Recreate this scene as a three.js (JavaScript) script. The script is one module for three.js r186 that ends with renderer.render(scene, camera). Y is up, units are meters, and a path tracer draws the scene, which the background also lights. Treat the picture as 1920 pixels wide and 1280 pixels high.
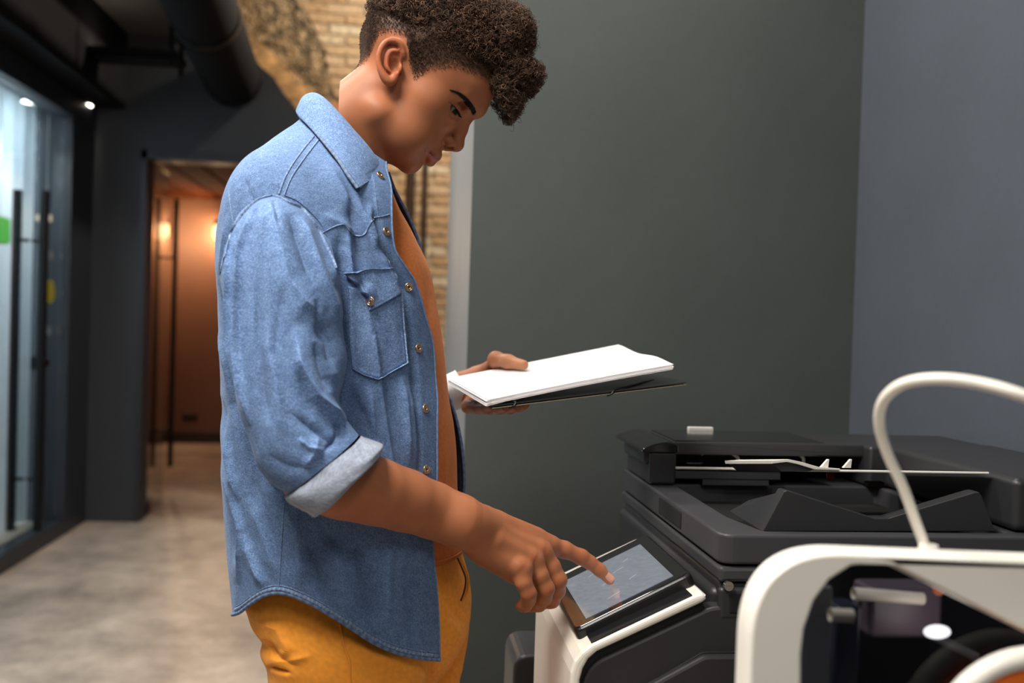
import * as THREE from 'three';
import { mergeGeometries, mergeVertices, toCreasedNormals } from 'three/addons/utils/BufferGeometryUtils.js';
import { RoundedBoxGeometry } from 'three/addons/geometries/RoundedBoxGeometry.js';
import { RectAreaLightUniformsLib } from 'three/addons/lights/RectAreaLightUniformsLib.js';
import { ImprovedNoise } from 'three/addons/math/ImprovedNoise.js';
RectAreaLightUniformsLib.init();

// ---------- camera, exposure, large lights ----------
const W = 1920, H = 1280, FOCAL = 1800, EYE = 1.24;
const scene = new THREE.Scene();
scene.background = new THREE.Color(0x05070a);
const camera = new THREE.PerspectiveCamera(2 * Math.atan(H / 2 / FOCAL) * 180 / Math.PI, W / H, 0.05, 60);
camera.rotation.order = 'YXZ';
camera.rotation.set(-0.018719, -0.111273, 0.031416);
camera.position.set(0, EYE, 0);
camera.focus = 1.36;
camera.userData.fStop = 2.9;
camera.updateMatrixWorld(true);
const renderer = new THREE.WebGLRenderer({ antialias: true });
renderer.toneMapping = THREE.LinearToneMapping;
renderer.toneMappingExposure = 1.0;
renderer.shadowMap.enabled = true;

const WARM = new THREE.Color(1, 0.86, 0.70), COOL = new THREE.Color(0.88, 0.94, 1.0), NEUTRAL = new THREE.Color(1, 0.95, 0.88);
// unseen ceiling panels of the copying corner, one a fill behind the camera, each a glowing diffuser with an area light of its own size: [x, y, z, width, depth, intensity, colour]
const PANELS = [
  [-0.62, 2.72, -0.6, 0.6, 1.0, 38, NEUTRAL, 'flat luminous ceiling panel nearest the photographer, behind the young man’s shoulder'],
  [-1.0, 2.72, -1.85, 0.6, 0.6, 26, NEUTRAL, 'square luminous ceiling panel to the left behind the young man'],
  [0.4, 2.72, -1.93, 0.9, 0.2, 21, NEUTRAL, 'narrow luminous ceiling strip close to the grey partition'],
  [0.3, 2.72, 0.95, 0.6, 1.0, 13, NEUTRAL, 'unseen fill panel added behind the camera, by the right wall'],  // added fill light for the surfaces facing the camera
  [-0.45, 2.44, -3.0, 0.5, 0.5, 22, NEUTRAL, 'flat luminous panel hung over the corridor floor'],
];
// the meeting room behind the glass wall, the alcove with the bricks, and the passage
const ROOM_LIGHT = { at: [-2.8, 2.42, -4.5], size: [1.0, 2.5], power: 30, color: COOL };

// ---------- helpers ----------
const V = (x, y, z) => new THREE.Vector3(x, y, z);
const lerp = (a, b, t) => a + (b - a) * t, clamp = (x, a = 0, b = 1) => Math.min(b, Math.max(a, x));
const sstep = (a, b, x) => { const t = clamp((x - a) / (b - a)); return t * t * (3 - 2 * t); };
let seedState = 12345;
const rnd = () => { seedState = (seedState * 1664525 + 1013904223) >>> 0; return seedState / 4294967296; };
const noiser = new ImprovedNoise();
const noise = (x, y, z = 0) => noiser.noise(x, y, z);
const fbm = (x, y, z = 0, o = 4) => { let s = 0, a = 0.5; for (let i = 0; i < o; i++) { s += a * noise(x, y, z); x *= 2.03; y *= 2.03; z *= 2.03; a *= 0.5; } return s; };
// measured points: where the line of sight through a point of the photograph meets a plane of the place
const RM = camera.matrixWorld.clone().setPosition(0, 0, 0), RMI = RM.clone().invert();
const sight = (px, py) => V((px - 960) / FOCAL, (640 - py) / FOCAL, -1).applyMatrix4(RM);
const onZ = (px, py, z) => { const d = sight(px, py); return V(0, EYE, 0).addScaledVector(d, z / d.z); };
const onX = (px, py, x) => { const d = sight(px, py); return V(0, EYE, 0).addScaledVector(d, x / d.x); };
const onY = (px, py, y) => { const d = sight(px, py); return V(0, EYE, 0).addScaledVector(d, (y - EYE) / d.y); };
const toPhoto = (p) => { const q = V(p.x, p.y - EYE, p.z).applyMatrix4(RMI); return [960 - FOCAL * q.x / q.z, 640 + FOCAL * q.y / q.z]; };

const taken = {};
const numbered = (n) => { taken[n] = (taken[n] ?? -1) + 1; return taken[n] ? n + '_' + String(taken[n]).padStart(3, '0') : n; };
function mesh(name, geo, mat, parent = scene, top = parent === scene) {
  const m = new THREE.Mesh(geo, mat); m.name = top ? numbered(name) : name; m.castShadow = m.receiveShadow = true; parent.add(m); return m;
}
function tag(o, label, category, group) { Object.assign(o.userData, { label, category }); if (group) o.userData.group = group; return o; }
function thing(name, label, category, pos = [0, 0, 0], group) {
  const g = new THREE.Group(); g.name = numbered(name); g.position.set(...pos); scene.add(g); return tag(g, label, category, group);
}
function struct(name, geo, mat, parent = scene) { const m = mesh(name, geo, mat, parent); if (parent === scene) m.userData.kind = 'structure'; return m; }
const merge = (list) => mergeGeometries(list.map((g) => { const q = g.index ? g.toNonIndexed() : g; for (const k of Object.keys(q.attributes)) if (!['position', 'normal', 'uv'].includes(k)) q.deleteAttribute(k); if (!q.attributes.uv) q.setAttribute('uv', new THREE.BufferAttribute(new Float32Array(q.attributes.position.count * 2), 2)); return q; }));
function box(x0, x1, y0, y1, z0, z1, r = 0) {
  const g = r ? new RoundedBoxGeometry(x1 - x0, y1 - y0, z1 - z0, 2, Math.min(r, (x1 - x0) / 2.01, (y1 - y0) / 2.01, (z1 - z0) / 2.01)) : new THREE.BoxGeometry(x1 - x0, y1 - y0, z1 - z0);
  g.translate((x0 + x1) / 2, (y0 + y1) / 2, (z0 + z1) / 2);
  const p = g.attributes.position, n = g.attributes.normal, uv = g.attributes.uv;   // uv in metres
  for (let i = 0; i < p.count; i++) { const ax = Math.abs(n.getX(i)), ay = Math.abs(n.getY(i)), az = Math.abs(n.getZ(i)); if (ax > ay && ax > az) uv.setXY(i, p.getZ(i), p.getY(i)); else if (ay > az) uv.setXY(i, p.getX(i), p.getZ(i)); else uv.setXY(i, p.getX(i), p.getY(i)); }
  return g;
}
const poly = (pts) => { const s = new THREE.Shape(); pts.forEach(([x, y], i) => i ? s.lineTo(x, y) : s.moveTo(x, y)); s.closePath(); return s; };
// a polygon with its corners rounded by r (r may be one number or one per corner)
function roundPoly(pts, r) {
  const s = new THREE.Shape(), n = pts.length;
  for (let i = 0; i < n; i++) {
    const a = pts[(i + n - 1) % n], b = pts[i], c = pts[(i + 1) % n], rr = Array.isArray(r) ? r[i] : r;
    const la = Math.hypot(a[0] - b[0], a[1] - b[1]), lc = Math.hypot(c[0] - b[0], c[1] - b[1]), q = Math.min(rr, la * 0.49, lc * 0.49);
    const p0 = [b[0] + (a[0] - b[0]) * q / la, b[1] + (a[1] - b[1]) * q / la], p1 = [b[0] + (c[0] - b[0]) * q / lc, b[1] + (c[1] - b[1]) * q / lc];
    i ? s.lineTo(...p0) : s.moveTo(...p0); if (q > 1e-6) s.quadraticCurveTo(b[0], b[1], p1[0], p1[1]);
  }
  s.closePath(); return s;
}
function extrudeZ(shape, z0, z1, bevel = 0, seg = 2, curve = 6) {   // from z0 (far) to z1 (near)
  const g = new THREE.ExtrudeGeometry(shape, { depth: z1 - z0 - 2 * bevel, bevelEnabled: bevel > 0, bevelThickness: bevel, bevelSize: bevel, bevelOffset: -bevel, bevelSegments: seg, curveSegments: curve });
  return g.translate(0, 0, z0 + bevel);
}
function tube(pts, r, seg = 8, len = 0, closed = false) {
  const c = new THREE.CatmullRomCurve3(pts.map((p) => p.isVector3 ? p : V(...p)), closed, 'centripetal');
  return new THREE.TubeGeometry(c, len || pts.length * 6, r, seg, closed);
}
function texture(n, fn, color = true, rep = 1) {   // fn(u, v) in 0..1 gives [r, g, b] in 0..255
  const d = new Uint8Array(n * n * 4);
  for (let j = 0; j < n; j++) for (let i = 0; i < n; i++) { const c = fn(i / n, j / n, i, j), k = (j * n + i) * 4; d[k] = clamp(c[0], 0, 255); d[k + 1] = clamp(c[1], 0, 255); d[k + 2] = clamp(c[2], 0, 255); d[k + 3] = 255; }
  const t = new THREE.DataTexture(d, n, n); t.wrapS = t.wrapT = THREE.RepeatWrapping; t.magFilter = THREE.LinearFilter; t.minFilter = THREE.LinearMipmapLinearFilter; if (color) t.colorSpace = THREE.SRGBColorSpace; t.repeat.set(rep, rep); t.needsUpdate = true; return t;
}
// noise that repeats over the unit square
const tnoise = (u, v, f, s = 0) => {
  f = Math.max(2, Math.round(f)); const x = u * f, y = v * f, i = Math.floor(x), j = Math.floor(y), a = x - i, b = y - j, q = (t) => t * t * t * (t * (t * 6 - 15) + 10);
  const gr = (p, r, dx, dy) => { let h = (((p % f + f) % f) * 374761393 + ((r % f + f) % f) * 668265263 + (Math.round(s * 7) + 11) * 982451653) | 0; h = Math.imul(h ^ (h >>> 13), 1274126177); h ^= h >>> 16; const t = (h & 1023) / 1023 * 6.2831853; return Math.cos(t) * dx + Math.sin(t) * dy; };
  const qa = q(a), qb = q(b); return 1.5 * lerp(lerp(gr(i, j, a, b), gr(i + 1, j, a - 1, b), qa), lerp(gr(i, j + 1, a, b - 1), gr(i + 1, j + 1, a - 1, b - 1), qa), qb);
};
const std = (color, roughness = 0.6, more = {}) => new THREE.MeshStandardMaterial({ color, roughness, ...more });
const phys = (color, roughness = 0.6, more = {}) => new THREE.MeshPhysicalMaterial({ color, roughness, ...more });
const lit = (color, k = 1) => new THREE.MeshStandardMaterial({ color: 0x111111, emissive: color, emissiveIntensity: k, roughness: 0.6 });
function areaLight(at, w, d, power, color, dir = [0, -1, 0]) {
  const l = new THREE.RectAreaLight(color, power, w, d); l.position.set(...at); l.lookAt(at[0] + dir[0], at[1] + dir[1], at[2] + dir[2] + (Math.abs(dir[1]) > 0.9 ? 1e-4 : 0)); scene.add(l); return l;
}

// ---------- the setting ----------
const plaster = (hex, seed, rough = 0.75) => {
  const c = new THREE.Color(hex), r = c.clone().convertLinearToSRGB ? [parseInt(hex.slice(1, 3), 16), parseInt(hex.slice(3, 5), 16), parseInt(hex.slice(5, 7), 16)] : [60, 60, 60];
  return std(0xffffff, rough, { map: texture(256, (u, v) => { const k = 1 + 0.03 * tnoise(u, v, 5, seed) + 0.015 * tnoise(u, v, 40, seed + 3) + 0.03 * (rnd() - 0.5); return r.map((x) => x * k); }) });
};
const M = {};
M.wallGrey = plaster('#434846', 1); M.wallBlue = plaster('#4d535d', 2); M.jamb = plaster('#7c7e7e', 3, 0.55); M.darkWall = plaster('#33363b', 4);
M.soffit = phys(0x0c0d10, 0.85, { specularIntensity: 0.35 }); M.ceiling = std(0x24262a, 0.8); M.black = std(0x0b0b0d, 0.45); M.blackMetal = std(0x0d0e12, 0.4, { metalness: 0.5 });
M.frame = std(0x20242c, 0.5); M.brown = std(0x7a4326, 0.6); M.white = std(0xd8d8d4, 0.6);
const floorTex = texture(1024, (u, v) => {
  const a = tnoise(u, v, 5, 1) * 0.5 + tnoise(u, v, 13, 2) * 0.45 + tnoise(u, v, 30, 5) * 0.3 + tnoise(u, v, 90, 9) * 0.2;
  const k = 1 + 0.26 * a; return [160 * k, 147 * k, 135 * k];
}, true, 1);
const floorMat = std(0xffffff, 0.36, { map: floorTex });
floorTex.repeat.set(0.45, 0.45);
struct('floor', box(-6, 1.3, -0.12, 0, -13, 2.2), floorMat);
struct('ceiling', box(-6, 1.3, 4.0, 4.12, -13, 2.2), M.ceiling);
// copying corner: thick partition behind, wall to the right, wall behind the photographer
struct('wall_back', box(0.146, 1.3, 0, 4.0, -3.5, -2.25), [M.jamb, M.jamb, M.wallGrey, M.wallGrey, M.wallGrey, M.wallGrey]);
struct('wall_right', box(1.092, 1.3, 0, 4.0, -2.25, 2.2), M.wallBlue);
struct('wall_rear', box(-6, 1.3, 0, 4.0, 2.05, 2.2), M.wallGrey);
struct('wall_outer_left', box(-6, -5.85, 0, 4.0, -13, 2.2), M.darkWall);
struct('wall_alcove_right', box(1.15, 1.3, 0, 4.0, -13, -3.5), M.darkWall);
struct('wall_far', box(-6, 1.3, 0, 4.0, -13, -12.85), M.darkWall);
// lowered ceiling of the copying corner with its luminous panels
struct('ceiling_niche', box(-1.9, 1.092, 2.78, 2.84, -2.25, 2.05), M.ceiling);
for (const [x, y, z, w, d, p, c, label] of PANELS) {
  const t = thing('ceiling_light', label, 'ceiling light', [x, y, z], 'luminous ceiling panels');
  mesh('diffuser', new RoundedBoxGeometry(w, 0.012, d, 2, 0.004).translate(0, 0.03, 0), lit(c, 1.0), t);
  const f = [box(-w / 2 - 0.02, w / 2 + 0.02, 0.022, 0.058, d / 2, d / 2 + 0.02), box(-w / 2 - 0.02, w / 2 + 0.02, 0.022, 0.058, -d / 2 - 0.02, -d / 2), box(-w / 2 - 0.02, -w / 2, 0.022, 0.058, -d / 2, d / 2), box(w / 2, w / 2 + 0.02, 0.022, 0.058, -d / 2, d / 2)];
  mesh('frame', merge(f), M.white, t);
  areaLight([x, y, z], w, d, p, c);
}

// left: glass wall of the meeting room, x = -1.88
const GX = -1.88, PZ = -5.85;
M.glass = phys(0xdfe9ee, 0.03, { transmission: 1, thickness: 0, ior: 1.5 });
struct('trim_1', box(GX - 0.05, GX + 0.05, 0, 0.085, PZ, 2.05, 0.004), M.frame);                   // bottom rail
struct('trim_2', box(GX - 0.06, GX + 0.06, 2.29, 2.42, PZ, 2.05, 0.004), M.frame);                 // head rail
struct('wall_left', box(GX - 0.1, GX + 0.22, 2.42, 3.3, PZ, 2.05), M.soffit);                      // bulkhead above the glass
struct('trim_3', box(GX - 0.05, GX + 0.05, 0.085, 2.29, PZ, PZ + 0.36, 0.004), M.frame);         // end post
const yA = onX(15, 400, GX).z;
const doorZ = onX(70, 300, GX).z;                                                                  // where the two leaves meet
const g1 = mesh('door_1', box(GX - 0.006, GX + 0.006, 0.09, 2.285, PZ + 0.365, doorZ - 0.006, 0.002), M.glass); g1.userData.kind = 'structure';
const g2 = mesh('door_2', box(GX - 0.006, GX + 0.006, 0.09, 2.285, doorZ + 0.006, doorZ + 0.95, 0.002), M.glass); g2.userData.kind = 'structure';
struct('window_1', box(GX - 0.006, GX + 0.006, 0.09, 2.285, doorZ + 1.05, 2.05, 0.002), M.glass);
struct('trim_4', box(GX - 0.04, GX + 0.04, 0.085, 2.29, doorZ + 0.955, doorZ + 1.045, 0.004), M.frame);
// ladder handle on both faces of door_2: two upright bars joined through the glass
{
  const bar = (px, z) => { const t = onZ(px, 372, z), b = onZ(px - 13, 1040, z); return [t, b]; };
  const z = doorZ + 0.07;
  for (const [s, sx] of [[1, GX + 0.065], [-1, GX - 0.065]]) {
    const y0 = 0.12, y1 = 1.83, hb = mesh('door_handle', merge([new THREE.CylinderGeometry(0.023, 0.023, y1 - y0, 14).translate(sx, (y0 + y1) / 2, z), ...[0.38, 1.58].map((y) => new THREE.CylinderGeometry(0.009, 0.009, 0.058, 10).rotateZ(Math.PI / 2).translate(GX + s * 0.036, y, z))]), M.blackMetal, g2);
  }
  mesh('lock', merge([box(GX + 0.008, GX + 0.05, 0.93, 1.0, z - 0.11, z - 0.02, 0.006), new THREE.CylinderGeometry(0.022, 0.022, 0.03, 16).rotateZ(Math.PI / 2).translate(GX + 0.06, 0.965, z - 0.065)]), M.blackMetal, g2);
}
// yellow dots and rows of small grey marks stuck on door_1, a green sign inside the room
{
  const yl = std(0x8a8420, 0.6), gy = std(0x6a7076, 0.6);
  const decal = (name, px, py, r, mat) => { const p = onX(px, py, GX + 0.0075), m = mesh(name, new THREE.CylinderGeometry(r, r, 0.001, 24).rotateZ(Math.PI / 2), mat, g1, false); m.position.copy(p); };
  for (const [px, py] of [[95, 547], [153, 618]]) decal('sticker', px, py, 0.062, yl);
  for (const [px, py] of [[96, 478], [118, 480], [138, 484], [117, 550], [134, 551], [92, 620], [114, 620], [132, 620]]) decal('mark', px, py, 0.026, gy);
}
// meeting room behind the glass: pale pleated curtain, floor and ceiling are shared
struct('wall_meeting_room', box(-5.85, GX - 0.05, 0, 4.0, PZ - 0.12, PZ), M.darkWall);
struct('ceiling_meeting_room', box(-5.85, GX - 0.1, 2.5, 2.56, PZ, 2.05), M.white);
{
  const cm = phys(0xd9dfe0, 0.9, { transmission: 0.5, thickness: 0, side: THREE.DoubleSide });
  const mk = (z0, z1, seed) => {
    const n = 140, pos = [], idx = [], uv = [];
    for (let i = 0; i <= n; i++) { const t = i / n, z = lerp(z0, z1, t), a = 0.035 * Math.sin(t * (z1 - z0) * 42 + 1.4 * noise(t * 7, seed)) ; for (const y of [0.02, 2.48]) { pos.push(-2.16 + a, y, z); uv.push(t, y); } }
    for (let i = 0; i < n; i++) idx.push(i * 2, i * 2 + 1, i * 2 + 2, i * 2 + 1, i * 2 + 3, i * 2 + 2);
    const g = new THREE.BufferGeometry(); g.setAttribute('position', new THREE.Float32BufferAttribute(pos, 3)); g.setAttribute('uv', new THREE.Float32BufferAttribute(uv, 2)); g.setIndex(idx); g.computeVertexNormals(); return g;
  };
  { const p = onX(2, 430, -2.1), t = thing('exit_sign', 'green lit sign at the picture’s left edge behind the glass', 'sign', p.toArray()); mesh('face', new RoundedBoxGeometry(0.02, 0.13, 0.2, 2, 0.006), lit(new THREE.Color(0.05, 0.75, 0.1), 1), t); mesh('back_plate', box(-0.022, -0.011, -0.075, 0.075, -0.11, 0.11, 0.003), M.white, t); mesh('rod', box(-0.018, -0.012, 0.07, 2.5 - p.y, -0.006, 0.006), M.white, t); }
  tag(mesh('curtain', mk(PZ + 0.06, -4.0, 1), cm), 'pale full-length pleated curtain behind the glass doors, far half', 'curtain');
  tag(mesh('curtain', mk(-3.94, -1.4, 2), cm), 'pale full-length pleated curtain behind the glass doors, near half', 'curtain');
}
for (const [px, px2, label] of [[66, 108, 'warm glowing bar added for the reflected streak, left of the near door bar'], [98, 142, 'warm glowing bar added for the reflected streak, right of the near door bar']]) {  // warm streaks reflected in the glass, built as added glowing bars
  const a = onX(px, 409, -2.02), b = onX(px2, 409, -2.02), c = a.clone().lerp(b, 0.5), t = thing('reflected_streak', label, 'lamp', c.toArray()), L = 0.085;
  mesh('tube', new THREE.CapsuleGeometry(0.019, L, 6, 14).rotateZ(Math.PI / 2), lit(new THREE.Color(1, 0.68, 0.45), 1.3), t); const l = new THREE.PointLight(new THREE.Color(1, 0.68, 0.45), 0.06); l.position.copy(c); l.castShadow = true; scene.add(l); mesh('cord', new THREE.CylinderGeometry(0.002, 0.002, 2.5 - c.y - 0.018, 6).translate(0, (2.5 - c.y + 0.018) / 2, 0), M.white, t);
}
{
  const t = thing('ceiling_light', 'long luminous panel on the ceiling of the glazed meeting room', 'ceiling light', ROOM_LIGHT.at);
  const [w, d] = ROOM_LIGHT.size;
  mesh('diffuser', new RoundedBoxGeometry(w, 0.02, d, 2, 0.004).translate(0, 0.035, 0), lit(COOL, 1), t);
  areaLight([ROOM_LIGHT.at[0], ROOM_LIGHT.at[1], ROOM_LIGHT.at[2]], w, d, ROOM_LIGHT.power, COOL);
}

// portal wall at the end of the corridor, with the doorway to the passage; its right edge follows the old arch
const curve = (list, z) => list.map(([x, y]) => { const p = onZ(x, y, z); return [p.x, p.y]; });
{
  const xo = onZ(258, 600, PZ).x, yt = onZ(300, 283, PZ).y, z = PZ;
  const edge = curve([[640, 640], [632, 480], [622, 380], [602, 290], [560, 209], [531, 173], [514, 146], [487, 122], [460, 98], [440, 62], [425, 20], [410, -40], [400, -120]], z);
  const pts = [[-5.85, 0], [xo, 0], [xo, yt], [-0.66, yt], [-0.66, 0], [edge[0][0], 0], ...edge, [edge.at(-1)[0], 4.0], [-5.85, 4.0]];
  struct('wall_portal', extrudeZ(poly(pts), z - 0.14, z), M.darkWall);
  struct('trim_5', merge([box(xo, xo + 0.035, 0, yt, z - 0.16, z + 0.012), box(xo, -0.66, yt - 0.05, yt, z - 0.16, z + 0.012), box(-0.695, -0.66, 0, yt, z - 0.16, z + 0.012)]), M.frame);
  // arch: pale brick ring, then the rough brown lining
  const tan = curve([[640, 300], [612, 215], [585, 176], [560, 157], [533, 127], [506, 100], [474, 73], [445, 58], [420, 20], [400, -60], [398, -150]], -6.1);
  M.tan = std(0xffffff, 0.9, { map: texture(256, (u, v) => { const k = 1 + 0.3 * tnoise(u, v, 10, 3) + 0.2 * tnoise(u, v, 40, 4); return [196 * k, 152 * k, 100 * k]; }) });
  struct('trim_6', extrudeZ(poly([[-1.3, tan[0][1]], ...tan, [-1.3, tan.at(-1)[1]]]), -6.3, -6.0), M.tan);
  const rough = [], br = curve([[655, 300], [640, 225], [623, 163], [615, 135], [606, 108], [593, 73], [577, 51], [555, 16], [541, 0], [525, -40], [515, -120], [510, -180]], -6.6);
  const cc = new THREE.CatmullRomCurve3(br.map(([x, y]) => V(x, y, 0)));
  for (let i = 0; i <= 160; i++) { const p = cc.getPoint(i / 160); rough.push([p.x + 0.022 * (rnd() - 0.5), p.y + 0.02 * (rnd() - 0.5)]); }
  M.lining = std(0xffffff, 1, { map: texture(512, (u, v) => { const k = 1 + 0.5 * tnoise(u, v, 14, 3) + 0.5 * tnoise(u, v, 60, 4); return [112 * k, 98 * k, 76 * k]; }), bumpScale: 0.02 });
  M.lining.bumpMap = texture(512, (u, v) => { const k = 128 + 150 * tnoise(u, v, 30, 7) + 120 * tnoise(u, v, 80, 8); return [k, k, k]; }, false);
  const layers = [];
  for (let k = 0; k < 5; k++) layers.push(extrudeZ(poly([[-1.3, rough[0][1]], ...rough.map(([x, y]) => [x + 0.03 * (rnd() - 0.5) - 0.012 * k, y + 0.02 * (rnd() - 0.5)]), [-1.3, rough.at(-1)[1]]]), -6.42 - 0.16 * k, -6.3 - 0.16 * k));
  struct('trim_7', merge(layers), M.lining);
}
// brick wall of the alcove, one mesh per brick
{
  const z = -7.5, x0 = onZ(528, 600, z).x, x1 = onZ(868, 600, z).x;
  const wall = struct('wall_alcove', merge([box(-0.36, 1.15, 0, 4.0, z - 0.3, z - 0.012), box(-3.4, -0.36, 2.66, 4.0, z - 0.3, z - 0.012)]), std(0xb8a486, 0.95));
  const geos = [0, 1, 2].map((k) => new RoundedBoxGeometry(0.268 - 0.008 * k, 0.069, 0.06, 1, 0.006));
  const mats = ['#d2b795', '#c9aa85', '#d8c2a2', '#cdb18c', '#c2a27c', '#dccaae'].map((h, k) => { const r = [1, 3, 5].map((i) => parseInt(h.slice(i, i + 2), 16)); return std(0xffffff, 0.92, { map: texture(64, (u, v) => { const q = 1 + 0.25 * tnoise(u, v, 6, k) + 0.15 * (rnd() - 0.5); return r.map((c) => c * q); }) }); });
  let n = 0;
  for (let r = 0; r < 47; r++) for (let c = -3; c < 8; c++) {
    const x = x0 + (c + (r % 2) * 0.5) * 0.28 + 0.02 * (rnd() - 0.5), y = 0.045 + r * 0.079;
    if (x > 1.0 || x < (y < 2.7 ? -0.22 : x0 - 0.2)) continue;
    const b = mesh('brick', geos[Math.floor(rnd() * 3)], mats[Math.floor(rnd() * 6)], wall, false); b.position.set(x, y, z - 0.012 + 0.008 * (rnd() - 0.5)); b.rotation.z = 0.01 * (rnd() - 0.5); n++;
  }
  // two dark pipes in front of the bricks
  for (const [px, r, label] of [[770, 0.028, 'thicker dark vertical pipe before the pale bricks, under the man’s chin'], [796, 0.018, 'thinner dark vertical pipe before the pale bricks, nearer the grey partition']]) {
    const p = onZ(px, 420, z + 0.15);
    const t = thing('pipe', label, 'pipe', [p.x, 0, p.z]);
    mesh('tube', new THREE.CylinderGeometry(r, r, 3.99, 14).translate(0, 1.995, 0), M.brownPipe ??= std(0x3a2a1c, 0.6), t);
    for (const y of [0.6, 1.9, 3.2]) mesh('bracket', merge([new THREE.CylinderGeometry(r + 0.006, r + 0.006, 0.03, 14).translate(0, y, 0), box(-0.012, 0.012, y - 0.01, y + 0.01, -0.165, 0)]), M.brownPipe, t);
  }
  const gp = V(0.3, 3.62, -5.6), t = thing('pendant_lamp', 'warm glass globe hanging in the brick alcove above the arch', 'lamp', gp.toArray());
  mesh('globe', new THREE.SphereGeometry(0.09, 24, 16), lit(WARM, 2.5), t);
  mesh('cord', new THREE.CylinderGeometry(0.005, 0.005, 0.29, 8).translate(0, 0.234, 0), M.black, t);
  const l = new THREE.PointLight(WARM, 15); l.position.copy(gp); l.shadow.radius = 4; l.castShadow = true; scene.add(l);
}
// passage behind the doorway
{
  const Z0 = PZ - 0.14, Z1 = -9.45, xl = -2.26, xr = -0.5;
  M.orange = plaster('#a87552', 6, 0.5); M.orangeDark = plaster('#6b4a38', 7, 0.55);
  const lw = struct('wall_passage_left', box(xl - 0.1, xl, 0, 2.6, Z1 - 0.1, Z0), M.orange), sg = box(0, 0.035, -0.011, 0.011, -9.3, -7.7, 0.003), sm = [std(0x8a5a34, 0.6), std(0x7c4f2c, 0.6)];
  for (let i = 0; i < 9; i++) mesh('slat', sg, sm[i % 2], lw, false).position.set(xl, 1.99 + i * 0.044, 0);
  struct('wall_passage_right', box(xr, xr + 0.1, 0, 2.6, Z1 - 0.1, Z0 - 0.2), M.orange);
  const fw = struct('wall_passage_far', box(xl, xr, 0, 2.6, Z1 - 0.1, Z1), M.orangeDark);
  struct('baseboard_far', box(xl, xr, 0, 0.1, Z1, Z1 + 0.015), M.brownDark ??= std(0x2a1710, 0.6));
  const ceil = struct('ceiling_passage', box(xl, xr, 2.36, 2.4, Z1, Z0), M.brownDark);
  const bg = box(-0.105, 0.105, -0.012, 0.012, Z1 + 0.01, Z0 - 0.02, 0.004);
  for (let i = 0; i < 8; i++) mesh('board', bg, [0x4a2512, 0x542b16, 0x40200f].map((c) => phys(c, 1, { specularIntensity: 0.1 }))[i % 3], ceil, false).position.set(xl + 0.14 + i * 0.235, 2.345, 0);
  tag(mesh('wall_socket', merge([box(-0.07, 0.07, -0.03, 0.03, 0, 0.012, 0.005), box(-0.05, -0.01, -0.018, 0.018, 0.008, 0.016, 0.003), box(0.01, 0.05, -0.018, 0.018, 0.008, 0.016, 0.003)]).translate(...onZ(356, 782, Z1).toArray()), M.black), 'small dark double socket low on the brown end wall of the passage', 'socket');
  const sconce = (p, label) => {
    const t = thing('wall_lamp', label, 'lamp', p.toArray());
    mesh('glass_shade', new THREE.CapsuleGeometry(0.052, 0.05, 8, 20), lit(new THREE.Color(1, 0.55, 0.2), 5), t);
    mesh('holder', merge([new THREE.CylinderGeometry(0.045, 0.055, 0.05, 20).translate(0, 0.09, 0), box(-0.012, 0.012, 0.1, 0.124, -0.14, 0.01)]), M.blackMetal, t);
    const l = new THREE.PointLight(new THREE.Color(1, 0.66, 0.38), 2.0); l.position.copy(p); l.shadow.radius = 2.5; l.castShadow = true; scene.add(l);
  };
  sconce(onZ(304, 434, -8.9), 'glowing amber wall lamp seen through the open glass door of the passage');
  sconce(onZ(411, 436, Z1 + 0.14), 'glowing amber wall lamp half hidden by the man’s back');
  // open glass leaf turned into the passage, with a ladder handle on both faces
  const hinge = onZ(276, 600, Z0 - 0.03), sw = (g) => g.translate(0, 0, 0).rotateY(0.13).translate(hinge.x, 0, Z0 - 0.06);
  const leaf = mesh('door_3', sw(box(-0.005, 0.005, 0.03, 2.2, -0.94, -0.01, 0.002)), M.glass); leaf.userData.kind = 'structure';
  mesh('glass_edge', sw(box(-0.0052, 0.0052, 0.03, 2.2, -0.01, 0)), std(0x8d8f6c, 0.3), leaf);
  for (const s of [-1, 1]) mesh('door_handle', sw(merge([new THREE.CylinderGeometry(0.017, 0.017, 1.86, 14).translate(s * 0.062, 1.1, -0.84), ...[0.42, 1.62].map((y) => new THREE.CylinderGeometry(0.009, 0.009, 0.058, 10).rotateZ(Math.PI / 2).translate(s * 0.034, y, -0.84))])), M.blackMetal, leaf);
  for (const y of [0.035, 2.195]) mesh('pivot', sw(box(-0.022, 0.022, y - 0.03, y + 0.03, -0.1, 0.005, 0.006)), M.blackMetal, leaf);
}
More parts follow.
